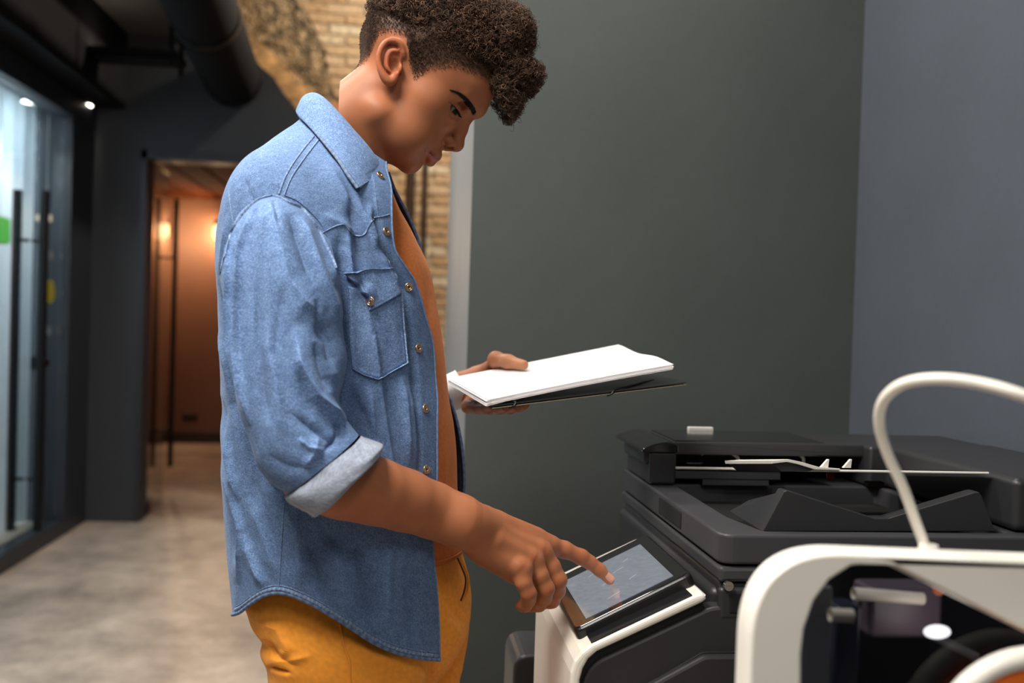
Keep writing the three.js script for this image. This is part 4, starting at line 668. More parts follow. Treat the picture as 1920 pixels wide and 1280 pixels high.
// ---- collar ----
{
  const top = [[714, 318, .050], [704, 299, .062], [688, 276, .068], [660, 244, .069], [632, 212, .060], [608, 188, .038], [597, 183, 0]], low = [[668, 357, .098], [652, 336, .102], [634, 308, .104], [606, 272, .100], [583, 243, .084], [564, 218, .048], [559, 211, 0]];
  const T = top.map((q) => P(...q)), L = low.map((q, i) => { const h = i < 5 && cloth(q[0], q[1], [0]); return h ? h.p.addScaledVector(h.n, 0.005).add(V(0, 0, 0.002)) : P(...q); }), full = (A) => [...A, ...A.slice(0, -1).reverse().map(mirror)], ct = new THREE.CatmullRomCurve3(full(T)), cl = new THREE.CatmullRomCurve3(full(L));
  const leaf = gridGeo(150, 26, (u, v) => { const a = ct.getPoint(u), b = cl.getPoint(u), c = P(640, 300); const q = a.clone().lerp(b, v), o = q.clone().sub(P(655, 285)).normalize(); q.addScaledVector(o, 0.010 * Math.sin(Math.PI * Math.pow(v, 0.7)) * (0.6 + 0.4 * Math.sin(Math.PI * u)) + 0.0012 * fbm(u * 40, v * 3, 2, 2)); return q; });
  const thick = (g, h) => { const q = g.clone(), p = q.attributes.position, n = q.attributes.normal; for (let i = 0; i < p.count; i++) p.setXYZ(i, p.getX(i) - n.getX(i) * h, p.getY(i) - n.getY(i) * h, p.getZ(i) - n.getZ(i) * h); return q; };
  const tn = (g) => tint(g, (x, y, p) => { const k = washed(p.x, p.y, p.z, 0.88) * 1.04; return [k * 0.98, k, k * 1.02]; });
  tn(leaf); const under = thick(leaf, 0.003); tn(under);
  const stand = gridGeo(120, 10, (u, v) => { const a = ct.getPoint(u), q = a.clone(), o = a.clone().sub(P(665, 285)); o.y = 0; o.normalize(); q.addScaledVector(o, -0.002 - 0.003 * v); q.y -= 0.034 * v * (0.5 + 0.5 * Math.sin(Math.PI * u)); q.x -= 0.006 * v; return q; }); tn(stand);
  const edge = (A, r, b) => { const n = 200, g = new THREE.TubeGeometry(A, n, r, 8), col = new Float32Array(g.attributes.position.count * 3); for (let i = 0; i <= n; i++) { const s = b * (1 + 0.2 * Math.sin(i * 1.7) + 0.2 * noise(i * 0.8, 2)); for (let k = 0; k < 9; k++) col.set([s * 1.4, s * 1.2, s], (i * 9 + k) * 3); } g.setAttribute('color', new THREE.BufferAttribute(col, 3)); return g; };
  const frontN = new THREE.CatmullRomCurve3([T[0], T[0].clone().lerp(L[0], 0.5).add(V(0, 0, 0.004)), L[0]]), frontF = new THREE.CatmullRomCurve3([T[0], T[0].clone().lerp(L[0], 0.5), L[0]].map(mirror));
  const collar = mesh('collar', mergeC([leaf, under, stand]), M.denim, shirt, false);
  seam('collar_edge', [edge(cl, 0.0026, 1.3), edge(frontN, 0.0024, 1.3), edge(frontF, 0.0024, 1.2), edge(ct, 0.0024, 1.12)]);
  // stand end with its snap lies under the leaf
}
// ---- rolled cuff ----
{
  const A = [[541, 921, 676, 818, .252, .0605], [535, 929, 700, 827, .254, .066], [541, 937, 718, 834, .257, .068], [557, 947, 717, 846, .26, .067], [575, 957, 712, 855, .263, .064], [589, 966, 696, 866, .265, .058], [600, 958, 690, 870, .266, .050], [590, 940, 670, 862, .264, .045], [578, 920, 660, 850, .26, .042]];
  const at = spline(A), g = gridGeo(160, 60, (u, v) => { const r = at(v), dz = r[4], L = P(r[0], r[1], dz), R = P(r[2], r[3], dz), C = L.clone().add(R).multiplyScalar(0.5), X = R.sub(L).multiplyScalar(0.5), phi = u * 2 * Math.PI; C.addScaledVector(X, sgnpow(Math.cos(phi), 0.9)); C.z += sgnpow(Math.sin(phi), 0.9) * r[5]; return C; }, true, true);
  displace(g, (x, y, p) => 0.003 * fbm(p.x * 30, p.y * 30, p.z * 30, 3));
  M.cuff = new THREE.MeshPhysicalMaterial({ color: 0xffffff, roughness: 0.95, side: THREE.DoubleSide, vertexColors: true, map: texture(512, (u, v) => { const k = 1 + 0.22 * (rnd() - 0.5) + 0.10 * tnoise(u, v, 60, 3) + 0.08 * tnoise(u, v, 20, 4); return [150 * k, 158 * k, 174 * k]; }, true, 5), bumpMap: denimBump, bumpScale: 0.0006 });
  tint(g, (x, y, p) => { const k = 0.86 + 0.3 * fbm(p.x * 20, p.y * 20, p.z * 20); return [k, k, k]; });
  const c = mesh('rolled_cuff', g, M.cuff, shirt, false); c.userData.label = 'pale turned-up cuff';
}
// ---- t-shirt ----
M.tee = new THREE.MeshPhysicalMaterial({ color: 0xffffff, roughness: 0.95, side: THREE.DoubleSide, sheen: 0.3, sheenColor: new THREE.Color(0.9, 0.5, 0.25), map: texture(512, (u, v) => { const k = 1 + 0.10 * (rnd() - 0.5) + 0.06 * tnoise(u, v, 30, 3); return [192 * k, 104 * k, 44 * k]; }, true, 6) });
{
  const front = spline([[724, 326], [736, 360], [750, 393], [768, 425], [783, 454], [797, 482], [809, 515], [819, 568], [826, 612], [832, 660], [840, 735], [851, 797], [856, 850], [858, 920], [863, 970], [868, 1005], [869, 1024]]);
  const g = gridGeo(150, 150, (u, v) => {
    const q = front(v), s = shirtAt(clamp(v * 0.835)), row = [s[0] + 26, s[1] + 6, q[0], q[1], Math.max(0.05, s[4] - 0.02), s[5]];
    return ringPoint(row, u * 2 * Math.PI, 2 / 2.2);
  }, true, true);
  const f = [fold([[752, 430], [775, 540], [800, 640]], -2, 5, 7), fold([[790, 480], [812, 600], [822, 720]], 2, 6, 9), fold([[800, 500], [806, 620], [815, 760], [820, 860]], -3, 6, 6), fold([[838, 820], [835, 880], [825, 960]], 3, 8, 8), fold([[850, 860], [840, 930], [836, 1000]], -3, 6, 6), fold([[780, 440], [800, 520], [815, 600]], -1.5, 5, 5)];
  displace(g, (x, y, p, n) => 0.003 * fbm(p.x * 10, p.y * 4, p.z * 10, 3) + (n.z > -0.3 ? foldAt(f, x, y) : 0));
  const tee = mesh('t_shirt', g, M.tee, person, false); tee.userData.label = 'rust orange T-shirt under the open shirt';
  const hem = []; for (let i = 0; i <= 150; i += 3) hem.push(V().fromBufferAttribute(g.attributes.position, 146 * 151 + i).addScaledVector(V().fromBufferAttribute(g.attributes.normal, 146 * 151 + i), 0.0006)); mesh('hem_seam', new THREE.TubeGeometry(new THREE.CatmullRomCurve3(hem), 160, 0.0009, 6), M.tee, tee, false);
}
// ---- trousers ----
M.trouser = new THREE.MeshPhysicalMaterial({ color: 0xffffff, roughness: 0.85, side: THREE.DoubleSide, sheen: 0.3, sheenColor: new THREE.Color(1, 0.7, 0.35), map: texture(512, (u, v, i, j) => { const k = 1 + 0.07 * (rnd() - 0.5) + 0.05 * tnoise(u, v, 24, 3) + (((i + j) % 4) < 2 ? 0.015 : -0.015); return [228 * k, 144 * k, 40 * k]; }, true, 6) });
{
  const leg = (rows, e, nv, nu = 120) => { const at = spline(rows); return gridGeo(nu, nv, (u, v) => { const r = at(v), dz = r[3], L = P(r[1], r[0], dz), R = P(r[2], r[0], dz), C = L.clone().add(R).multiplyScalar(0.5), X = R.sub(L).multiplyScalar(0.5), phi = u * 2 * Math.PI; C.addScaledVector(X, sgnpow(Math.cos(phi), e)); C.z += sgnpow(Math.sin(phi), e) * r[4]; return C; }, true, true); };
  const hips = leg([[1020, 470, 862, 0, .145], [1050, 468, 870, 0, .148], [1090, 470, 880, 0, .15], [1132, 474, 882, 0, .15], [1180, 490, 876, 0, .145], [1230, 520, 852, 0, .13], [1290, 560, 800, 0, .10]], 1.0, 90);
  const near = leg([[1080, 480, 780, .078, .078], [1120, 462, 790, .08, .084], [1148, 468, 794, .082, .09], [1172, 477, 797, .085, .094], [1194, 492, 800, .088, .096], [1220, 490, 802, .09, .096], [1246, 500, 802, .09, .096], [1290, 504, 796, .09, .095], [1450, 522, 782, .09, .09], [1620, 540, 762, .09, .08], [1850, 560, 742, .09, .068], [2120, 580, 735, .09, .062]], 0.9, 240, 160);
  const far = leg([[1100, 520, 872, -.085, .088], [1135, 510, 881, -.085, .092], [1190, 515, 877, -.085, .094], [1240, 525, 869, -.085, .094], [1290, 535, 859, -.085, .092], [1450, 555, 840, -.085, .088], [1620, 575, 815, -.085, .08], [1850, 595, 790, -.085, .068], [2080, 610, 775, -.085, .062]], 0.9, 160);
  const tf = [fold([[470, 1160], [520, 1180], [540, 1215], [520, 1250]], 5, 14, 14), fold([[492, 1196], [520, 1230], [560, 1250]], -6, 10, 12), fold([[500, 1250], [520, 1256], [545, 1262]], -7, 6, 6), fold([[500, 1236], [540, 1240], [590, 1225]], 5, 10, 12), fold([[560, 1160], [600, 1190], [625, 1220]], -4, 16, 16), fold([[640, 1190], [700, 1230], [760, 1250]], 4, 18, 18), fold([[780, 1245], [770, 1265], [760, 1290]], 3, 8, 8)];
  for (const g of [hips, near, far]) displace(g, (x, y, p, n) => 0.006 * fbm(p.x * 8, p.y * 7, p.z * 8, 3) + (g === near && n.z > -0.2 ? foldAt(tf, x, y) : 0) + (g === hips ? foldAt([fold([[830, 1110], [850, 1140], [870, 1170]], -4, 9, 9), fold([[825, 1150], [845, 1170], [872, 1200]], 4, 10, 10)], x, y) : 0) + (g === far ? foldAt([fold([[800, 1250], [830, 1230], [870, 1220]], -5, 9, 9), fold([[800, 1275], [835, 1262], [865, 1250]], 4, 9, 9)], x, y) : 0));
  const tr = mesh('trousers', merge([hips, near, far]), M.trouser, person, false); tr.userData.label = 'mustard yellow cotton trousers';
  const sl = (pts, dz, r = 0.0016) => new THREE.TubeGeometry(new THREE.CatmullRomCurve3(pts.map(([x, y]) => P(x, y, dz))), 30, r, 6);
  // side seam of the near leg and the far pocket
  const pn = near.attributes.position, nn = near.attributes.normal, ss = []; for (let j = 30; j <= 240; j += 3) { const k = j * 161 + 38; ss.push(V().fromBufferAttribute(pn, k).addScaledVector(V().fromBufferAttribute(nn, k), 0.0004)); }
  mesh('leg_seam', new THREE.TubeGeometry(new THREE.CatmullRomCurve3(ss), 200, 0.0016, 6), M.trouser, tr, false);
  mesh('pocket_slit', sl([[858, 1046], [866, 1064], [873, 1084], [871, 1106], [864, 1126]], 0.085, 0.0014), std(0x4a2a08, 0.9), tr, false);
  mesh('pocket_welt', sl([[863, 1045], [871, 1063], [878, 1084], [876, 1107], [868, 1130]], 0.078, 0.0022), M.trouser, tr, false);
  // shoes below the frame
  for (const dz of [0.09, -0.085]) { const a = P(600, 2150, dz), s = new THREE.Group(); s.name = 'shoe'; person.add(s);
    const so = new THREE.Shape(); so.moveTo(-0.09, 0.045); so.bezierCurveTo(-0.12, 0.04, -0.12, -0.04, -0.09, -0.04); so.bezierCurveTo(0, -0.035, 0.08, -0.055, 0.15, -0.045); so.bezierCurveTo(0.21, -0.03, 0.21, 0.04, 0.15, 0.05); so.bezierCurveTo(0.08, 0.05, 0, 0.04, -0.09, 0.045);
    mesh('sole', new THREE.ExtrudeGeometry(so, { depth: 0.02, bevelEnabled: true, bevelSize: 0.004, bevelThickness: 0.004, bevelSegments: 2 }).rotateX(-Math.PI / 2).translate(0, 0.004, 0), M.paleTray, s, false);
    mesh('upper', gridGeo(40, 16, (u, v) => { const q = u * 2 * Math.PI, k = 1 - 0.75 * v * v, c = Math.cos(q), si = Math.sin(q); return V(lerp(0.045, -0.035, v) + c * lerp(0.145, 0.052, Math.sqrt(v)), 0.028 + 0.1 * v, si * lerp(0.043, 0.036, v)); }, true, true), M.casing, s, false);
    s.position.set(P(640, 2150, dz).x, 0, ZM + dz); }
}

// ---- the body: fields of smoothly joined blobs, meshed by surface nets ----
function surfaceNets(f, lo, hi, cell, grad = cell * 0.6) {
  const n = [0, 1, 2].map((k) => Math.ceil((hi[k] - lo[k]) / cell) + 1), [nx, ny, nz] = n, vals = new Float32Array(nx * ny * nz), at = (i, j, k) => (k * ny + j) * nx + i;
  for (let k = 0; k < nz; k++) for (let j = 0; j < ny; j++) for (let i = 0; i < nx; i++) vals[at(i, j, k)] = f(lo[0] + i * cell, lo[1] + j * cell, lo[2] + k * cell);
  const id = new Int32Array(nx * ny * nz).fill(-1), pos = [], idx = [];
  const E = [[0, 1], [2, 3], [4, 5], [6, 7], [0, 2], [1, 3], [4, 6], [5, 7], [0, 4], [1, 5], [2, 6], [3, 7]];
  for (let k = 0; k < nz - 1; k++) for (let j = 0; j < ny - 1; j++) for (let i = 0; i < nx - 1; i++) {
    const c = []; let m = 0; for (let q = 0; q < 8; q++) { c[q] = vals[at(i + (q & 1), j + ((q >> 1) & 1), k + (q >> 2))]; if (c[q] < 0) m |= 1 << q; }
    if (m === 0 || m === 255) continue;
    let x = 0, y = 0, z = 0, s = 0; for (const [a, b] of E) { if ((c[a] < 0) === (c[b] < 0)) continue; const t = c[a] / (c[a] - c[b]); x += (a & 1) + t * ((b & 1) - (a & 1)); y += ((a >> 1) & 1) + t * (((b >> 1) & 1) - ((a >> 1) & 1)); z += (a >> 2) + t * ((b >> 2) - (a >> 2)); s++; }
    id[at(i, j, k)] = pos.length / 3; pos.push(lo[0] + (i + x / s) * cell, lo[1] + (j + y / s) * cell, lo[2] + (k + z / s) * cell);
  }
  for (let k = 1; k < nz - 1; k++) for (let j = 1; j < ny - 1; j++) for (let i = 1; i < nx - 1; i++) {
    const v = vals[at(i, j, k)] < 0;
    const quad = (a, b, c, d, w) => { if (a < 0 || b < 0 || c < 0 || d < 0) return; w ? idx.push(a, b, c, a, c, d) : idx.push(a, c, b, a, d, c); };
    if (v !== (vals[at(i + 1, j, k)] < 0)) quad(id[at(i, j - 1, k - 1)], id[at(i, j, k - 1)], id[at(i, j, k)], id[at(i, j - 1, k)], v);
    if (v !== (vals[at(i, j + 1, k)] < 0)) quad(id[at(i - 1, j, k - 1)], id[at(i - 1, j, k)], id[at(i, j, k)], id[at(i, j, k - 1)], v);
    if (v !== (vals[at(i, j, k + 1)] < 0)) quad(id[at(i - 1, j - 1, k)], id[at(i, j - 1, k)], id[at(i, j, k)], id[at(i - 1, j, k)], v);
  }
  const nor = []; for (let q = 0; q < pos.length; q += 3) { const [x, y, z] = [pos[q], pos[q + 1], pos[q + 2]], a = f(x + grad, y, z) - f(x - grad, y, z), b = f(x, y + grad, z) - f(x, y - grad, z), c = f(x, y, z + grad) - f(x, y, z - grad), L = Math.hypot(a, b, c) || 1; nor.push(a / L, b / L, c / L); }
  const g = new THREE.BufferGeometry(); g.setAttribute('position', new THREE.Float32BufferAttribute(pos, 3)); g.setAttribute('normal', new THREE.Float32BufferAttribute(nor, 3)); g.setIndex(idx); return g;
}
const smin = (a, b, k) => { const h = Math.max(k - Math.abs(a - b), 0) / k; return Math.min(a, b) - h * h * k * 0.25; };
const smax = (a, b, k) => -smin(-a, -b, k);
// capsule between two points with a radius at each
const cap = (a, b, ra, rb) => { const bx = b[0] - a[0], by = b[1] - a[1], bz = b[2] - a[2], L = bx * bx + by * by + bz * bz || 1e-9; return (x, y, z) => { const px = x - a[0], py = y - a[1], pz = z - a[2], t = clamp((px * bx + py * by + pz * bz) / L); return Math.hypot(px - bx * t, py - by * t, pz - bz * t) - lerp(ra, rb, t); }; };
// ellipsoid; its first axis points along (cos a, sin a) in the x-y plane
const ell = (c, r, a = 0) => { const ca = Math.cos(a), sa = Math.sin(a), m = Math.min(...r); return (x, y, z) => { const dx = x - c[0], dy = y - c[1], u = (dx * ca + dy * sa) / r[0], v = (-dx * sa + dy * ca) / r[1], w = (z - c[2]) / r[2], k0 = Math.hypot(u, v, w), k1 = Math.hypot(u / r[0], v / r[1], w / r[2]); return k1 < 1e-9 ? -m : k0 * (k0 - 1) / k1; }; };

// head space: pixels of the photograph at the plane of symmetry, y down, z towards the camera
const HP = 1268, hc = P(765, 200), hx = P(865, 200).sub(hc).divideScalar(100), hy = P(765, 300).sub(hc).divideScalar(100), hz = V(0, 0, hx.length());
const toWorld = (x, y, z) => hc.clone().addScaledVector(hx, x - 765).addScaledVector(hy, y - 200).addScaledVector(hz, z);
const HM = new THREE.Matrix4().makeBasis(hx, hy, hz).setPosition(hc.clone().addScaledVector(hx, -765).addScaledVector(hy, -200)), HMI = HM.clone().invert();
const hs = (px, py, z) => { const q = onZ(px, py, ZM + z * hz.z).applyMatrix4(HMI); return [q.x, q.y, z]; };   // the point that shows at (px, py) when it stands z before the plane
const S = (c) => [c, [c[0], c[1], -c[2]]];                              // both sides
const TILT = Math.atan2(0.617, 0.787);
const head = (() => {
  const A = [];                                                       // [field, blend]
  const add = (f, k) => A.push([f, k]); const both = (mk, c, k) => { for (const q of S(c)) add(mk(q), k); };
  add(ell([812, 106, 0], [124, 112, 93], TILT), 10);                    // cranium
  add(ell([750, 84, 0], [74, 70, 76], 1.2), 30);                          // back of the skull
  add(ell([800, 200, 0], [72, 110, 76], TILT), 40);                     // face block
  add(ell([876, 165, 0], [48, 60, 62], TILT + 0.2), 24);                  // forehead
  add(cap([740, 165, 0], [612, 268, 0], 70, 72), 26);                   // neck
  add(cap([736, 222, 0], [655, 305, 0], 44, 46), 30);                    // throat
  both((c) => cap(c, [768, 304, Math.sign(c[2]) * 12], 24, 15), [716, 226, 62], 22);   // jaw
  both((c) => cap(c, [690, 325, Math.sign(c[2]) * 20], 8, 10), [700, 215, 58], 34);   // neck muscle
  add(ell([762, 262, 0], [48, 46, 58], TILT), 24);                      // lower face
  add(ell([770, 306, 0], [15, 17, 22], TILT), 13);                      // chin
  add(ell([804, 272, 0], [24, 26, 36], TILT), 12);                      // upper jaw
  both((c) => ell(c, [30, 26, 22], TILT), hs(800, 188, 62), 26);          // cheekbones
  both((c) => ell(c, [42, 40, 26], TILT), hs(768, 238, 50), 26);          // cheeks
  both((c) => cap(c, [896, 203, Math.sign(c[2]) * 8], 13, 13), hs(868, 178, 50), 12);    // brow ridges
  add(ell([893, 200, 0], [18, 20, 22], TILT), 12);
  both((c) => ell(c, [20, 13, 12], 0.95), hs(838, 222, 42), 14);          // below the eyes
  return { A };
})();
const nose = [[cap([872, 226, 0], [866, 243, 0], 11, 9.5), 9], [cap([866, 243, 0], [858, 268, 0], 10.5, 11.5), 6], [ell([857, 271.5, 0], [12, 11.5, 13], TILT), 5]];
for (const c of S([842, 268, 17])) { nose.push([ell(c, [12, 9.5, 8], TILT + 0.15), 5]); }
nose.push([cap([856, 276, 0], [838, 276, 0], 7, 8), 5]);
const lips = [[ell([820, 290.5, 0], [9.5, 8, 25], TILT + 0.5), 5], [ell([806, 300.5, 0], [11.5, 9, 22], TILT + 0.4), 5], [ell([812, 294, 0], [10, 16, 30], TILT), 8]];
const eyeC = hs(846, 204, 41), eyeR = 15.5;
const baseField = (x, y, z) => { let d = head.A[0][0](x, y, z); for (let i = 1; i < head.A.length; i++) d = smin(d, head.A[i][0](x, y, z), head.A[i][1]); for (const f of sockets) d = smax(d, -f(x, y, z), 12); for (const [f, k] of nose) d = smin(d, f(x, y, z), k + 3); for (const [f, k] of lips) d = smin(d, f(x, y, z), k); return d; };
const sockets = S(hs(856, 205, 47)).map((c) => ell(c, [13, 20, 14], -0.62 + Math.PI / 2));
const onFace = (px, py, sink = 0) => { let z = 110; for (; z > 0; z -= 0.5) { const q = hs(px, py, z); if (baseField(...q) < 0) break; } return hs(px, py, Math.max(0, z - sink)); };
const cuts = [];                                                       // [field, blend]: hollows
const groove = (pts, r, k, sink = 0) => { const q = pts.map(([x, y]) => onFace(x, y, sink)); for (let i = 0; i < q.length - 1; i++) for (const s of [1, -1]) cuts.push([cap([q[i][0], q[i][1], q[i][2] * s], [q[i + 1][0], q[i + 1][1], q[i + 1][2] * s], r, r), k]); };
for (const c of S(onFace(845, 276.5, 2))) cuts.push([ell(c, [5.2, 2.8, 5], 0.5), 3]);   // nostrils
groove([[819, 297.5], [813, 294.5], [806, 288.5], [798, 281]], 1.7, 2.2, 0.4);            // between the lips
groove([[836, 255], [832, 261], [831.5, 268], [835, 274]], 1.3, 4);                          // behind the nostril wing
const headField = (() => {
  const lidded = (x, y, z) => { let d = 1e9; for (const s of [1, -1]) d = Math.min(d, Math.hypot(x - eyeC[0], y - eyeC[1], z - eyeC[2] * s) - (eyeR + 2.4)); return d; };
  const slit = S(hs(847.5, 203, 52)).map((c) => ell(c, [15.5, 4.3, 14], 0.93));
  // ear: a bowl with a rolled rim
  const ec = S(hs(733, 115, 88)), rimPts = [[757, 104], [752, 86], [741, 77], [727, 77], [716, 88], [710, 106], [712, 126], [719, 142], [728, 153], [736, 151], [741, 140]];
  const rim = []; { const sp = spline(rimPts.slice()); rimPts.length = 0; for (let i = 0; i <= 26; i++) rimPts.push(sp(i / 26)); } for (let i = 0; i < 26; i++) { const za = 84 + 12 * Math.sin(Math.PI * i / 26), zb = 84 + 12 * Math.sin(Math.PI * (i + 1) / 26), r = 4.3 + 2.2 * sstep(14, 20, i), r2 = 4.3 + 2.2 * sstep(14, 20, i + 1); for (const s of [1, -1]) { const a = hs(...rimPts[i], za), b = hs(...rimPts[i + 1], zb); a[2] *= s; b[2] *= s; rim.push(cap(a, b, r, r2)); } }
  const inner = (() => { const sp = spline([[744, 96], [733, 96], [726, 108], [726, 124], [734, 134]]), o = []; for (let i = 0; i <= 12; i++) o.push(sp(i / 12)); return o; })(), anti = []; for (let i = 0; i < inner.length - 1; i++) for (const s of [1, -1]) { const a = hs(...inner[i], 90), b = hs(...inner[i + 1], 90); a[2] *= s; b[2] *= s; anti.push(cap(a, b, 3.4, 3.4)); }
  const tragus = S(hs(750, 128, 86)).map((c) => ell(c, [5, 8, 6], 0)), plate = S(hs(731, 112, 83)).map((c) => ell(c, [21, 37, 6], 0.12)), concha = S(hs(740, 122, 92)).map((c) => ell(c, [9.5, 14, 11], 0.15)), scapha = S(hs(731, 90, 97)).map((c) => ell(c, [11, 6, 6], -0.2));
  return (x, y, z) => {
    let d = head.A[0][0](x, y, z); for (let i = 1; i < head.A.length; i++) d = smin(d, head.A[i][0](x, y, z), head.A[i][1]);
    for (const f of sockets) d = smax(d, -f(x, y, z), 12);
    for (const [f, k] of nose) d = smin(d, f(x, y, z), k + 3);
    for (const [f, k] of lips) d = smin(d, f(x, y, z), k);
    d = smin(d, lidded(x, y, z), 7);
    for (let i = 0; i < cuts.length; i++) d = smax(d, -cuts[i][0](x, y, z), cuts[i][1]);
    for (const f of slit) d = smax(d, -f(x, y, z), 2);
    if (x < 790 && x > 690 && y < 190 && y > 40) { let e = 1e9; for (const f of plate) e = Math.min(e, f(x, y, z)); for (const f of concha) e = smax(e, -f(x, y, z), 5); for (const f of scapha) e = smax(e, -f(x, y, z), 4); for (const f of rim) e = smin(e, f(x, y, z), 4); for (const f of anti) e = smin(e, f(x, y, z), 4); for (const f of tragus) e = smin(e, f(x, y, z), 5); d = smin(d, e, 6); for (const f of concha) d = smax(d, -f(x, y, z) - 1.5, 5); }
    return d;
  };
})();
M.skin = new THREE.MeshPhysicalMaterial({ color: 0xffffff, roughness: 0.5, vertexColors: true, specularIntensity: 0.45, sheen: 0.1, sheenColor: new THREE.Color(1, 0.6, 0.4), bumpScale: 0.0003 });
const SKIN = [0.335, 0.120, 0.054];
const hairlineNear = [[640, 138], [653, 132], [672, 124], [690, 110], [702, 84], [712, 64], [736, 60], [757, 70], [766, 95], [768, 122], [777, 148], [790, 142], [808, 131], [852, 126], [905, 150], [935, 170]];
const hairY = (x) => { let i = 0; while (i < hairlineNear.length - 2 && hairlineNear[i + 1][0] < x) i++; const a = hairlineNear[i], b = hairlineNear[i + 1]; return lerp(a[1], b[1], clamp((x - a[0]) / (b[0] - a[0]))); };
const bodyParts = [];
const BROW = (() => { const f = spline([[849, 171, 2.2], [858, 174, 3], [870, 183, 4.4], [879, 194, 5.2], [886, 205, 5.6], [889, 213, 4.4]]), o = []; for (let i = 0; i <= 30; i++) o.push(f(i / 30)); return o; })();
const turned = (g) => { const a = g.index.array; for (let i = 0; i < a.length; i += 3) { const t = a[i]; a[i] = a[i + 1]; a[i + 1] = t; } return g; };   // head space is left-handed
{
  const g = surfaceNets(headField, [640, -30, -108], [945, 345, 108], 2.3, 1.2);
  g.applyMatrix4(HM); turned(g);
  g.computeVertexNormals();
  const L = (c, r) => (x, y) => Math.exp(-(((x - c[0]) ** 2 + (y - c[1]) ** 2) / (r * r)));
  const mouthA = [[798, 281], [809, 289], [820, 297]];
  tint(g, (x, y, p) => {
    const q = p.clone().applyMatrix4(HMI); let [r, gg, b] = SKIN; const k = 1 + 0.10 * fbm(q.x * 0.05, q.y * 0.05, q.z * 0.05, 3) + 0.05 * noise(q.x * 0.6, q.y * 0.6, q.z * 0.6);
    r *= k; gg *= k; b *= k;
    const near = q.z > -20;
    let lip = 1e9; for (let i = 0; i < 2; i++) lip = Math.min(lip, segDist(x, y, mouthA[i], mouthA[i + 1])[0]); const side = (x - 798) * 0.63 - (y - 281) * 0.77;
    const up = side > 0, lm = near ? (1 - sstep(up ? 5 : 8.5, up ? 7 : 11, lip + (x < 800 ? (800 - x) * 1.5 : 0))) * sstep(796, 801, x) : 0;
    if (y > 272 && y < 318) { const low = up ? 0 : 1; r = lerp(r, 0.27 + 0.15 * low, lm * 0.85); gg = lerp(gg, 0.09 + 0.055 * low, lm * 0.85); b = lerp(b, 0.065 + 0.055 * low, lm * 0.85); }
    if (near) { let bd = 1e9; for (const [bx, by2, bw] of BROW) bd = Math.min(bd, Math.hypot(x - bx, y - by2) / bw); const bm = 0.7 * (1 - sstep(0.5, 1.25, bd)); r = lerp(r, 0.03, bm); gg = lerp(gg, 0.018, bm); b = lerp(b, 0.013, bm); }
    const ear = L([735, 112], 34)(x, y) * sstep(80, 90, q.z); r *= 1 + 0.25 * ear; 
    const stub = near ? sstep(7, -16, y - hairY(x) + 6 * noise(x * 0.09, y * 0.09)) : sstep(120, 80, q.y); const earMask = q.z > 84 && x > 704 && x < 762 && y > 70 && y < 160 ? 0 : 1;
    const s = stub * 0.9 * earMask; r = lerp(r, 0.046, s); gg = lerp(gg, 0.026, s); b = lerp(b, 0.017, s);
    return [r, gg, b];
  });
  bodyParts.push(g);
}
// arms and hands, in metres
const wp = (px, py, z) => onZ(px, py, z).toArray();
function limb(list, lo, hi, cell, colour) {
  const f = (x, y, z) => { let d = 1e9; for (const [g, k] of list) d = d > 1 ? g(x, y, z) : smin(d, g(x, y, z), k); return d; };
  const g = surfaceNets(f, lo, hi, cell, cell * 0.5); tint(g, colour); return g;
}
const chain = (pts, k, out = []) => { for (let i = 0; i < pts.length - 1; i++) out.push([cap(pts[i][0], pts[i + 1][0], pts[i][1], pts[i + 1][1]), k]); return out; };
const skinTone = (red = 0) => (x, y, p) => { const k = 1 + 0.12 * fbm(p.x * 40, p.y * 40, p.z * 40, 3) + 0.05 * noise(p.x * 500, p.y * 500, p.z * 500); return [SKIN[0] * k * (1 + red * 0.1), SKIN[1] * k, SKIN[2] * k]; };
const onPanel = (px, py, h = 0) => { const d = sight(px, py), o = PANEL.at(0, 0, h), c = V(0, EYE, 0); return c.addScaledVector(d, o.clone().sub(c).dot(PANEL.n) / d.dot(PANEL.n)); };
const TIP = onPanel(1143, 1087, 0.0078), tz = TIP.z;
const NAILS = [];
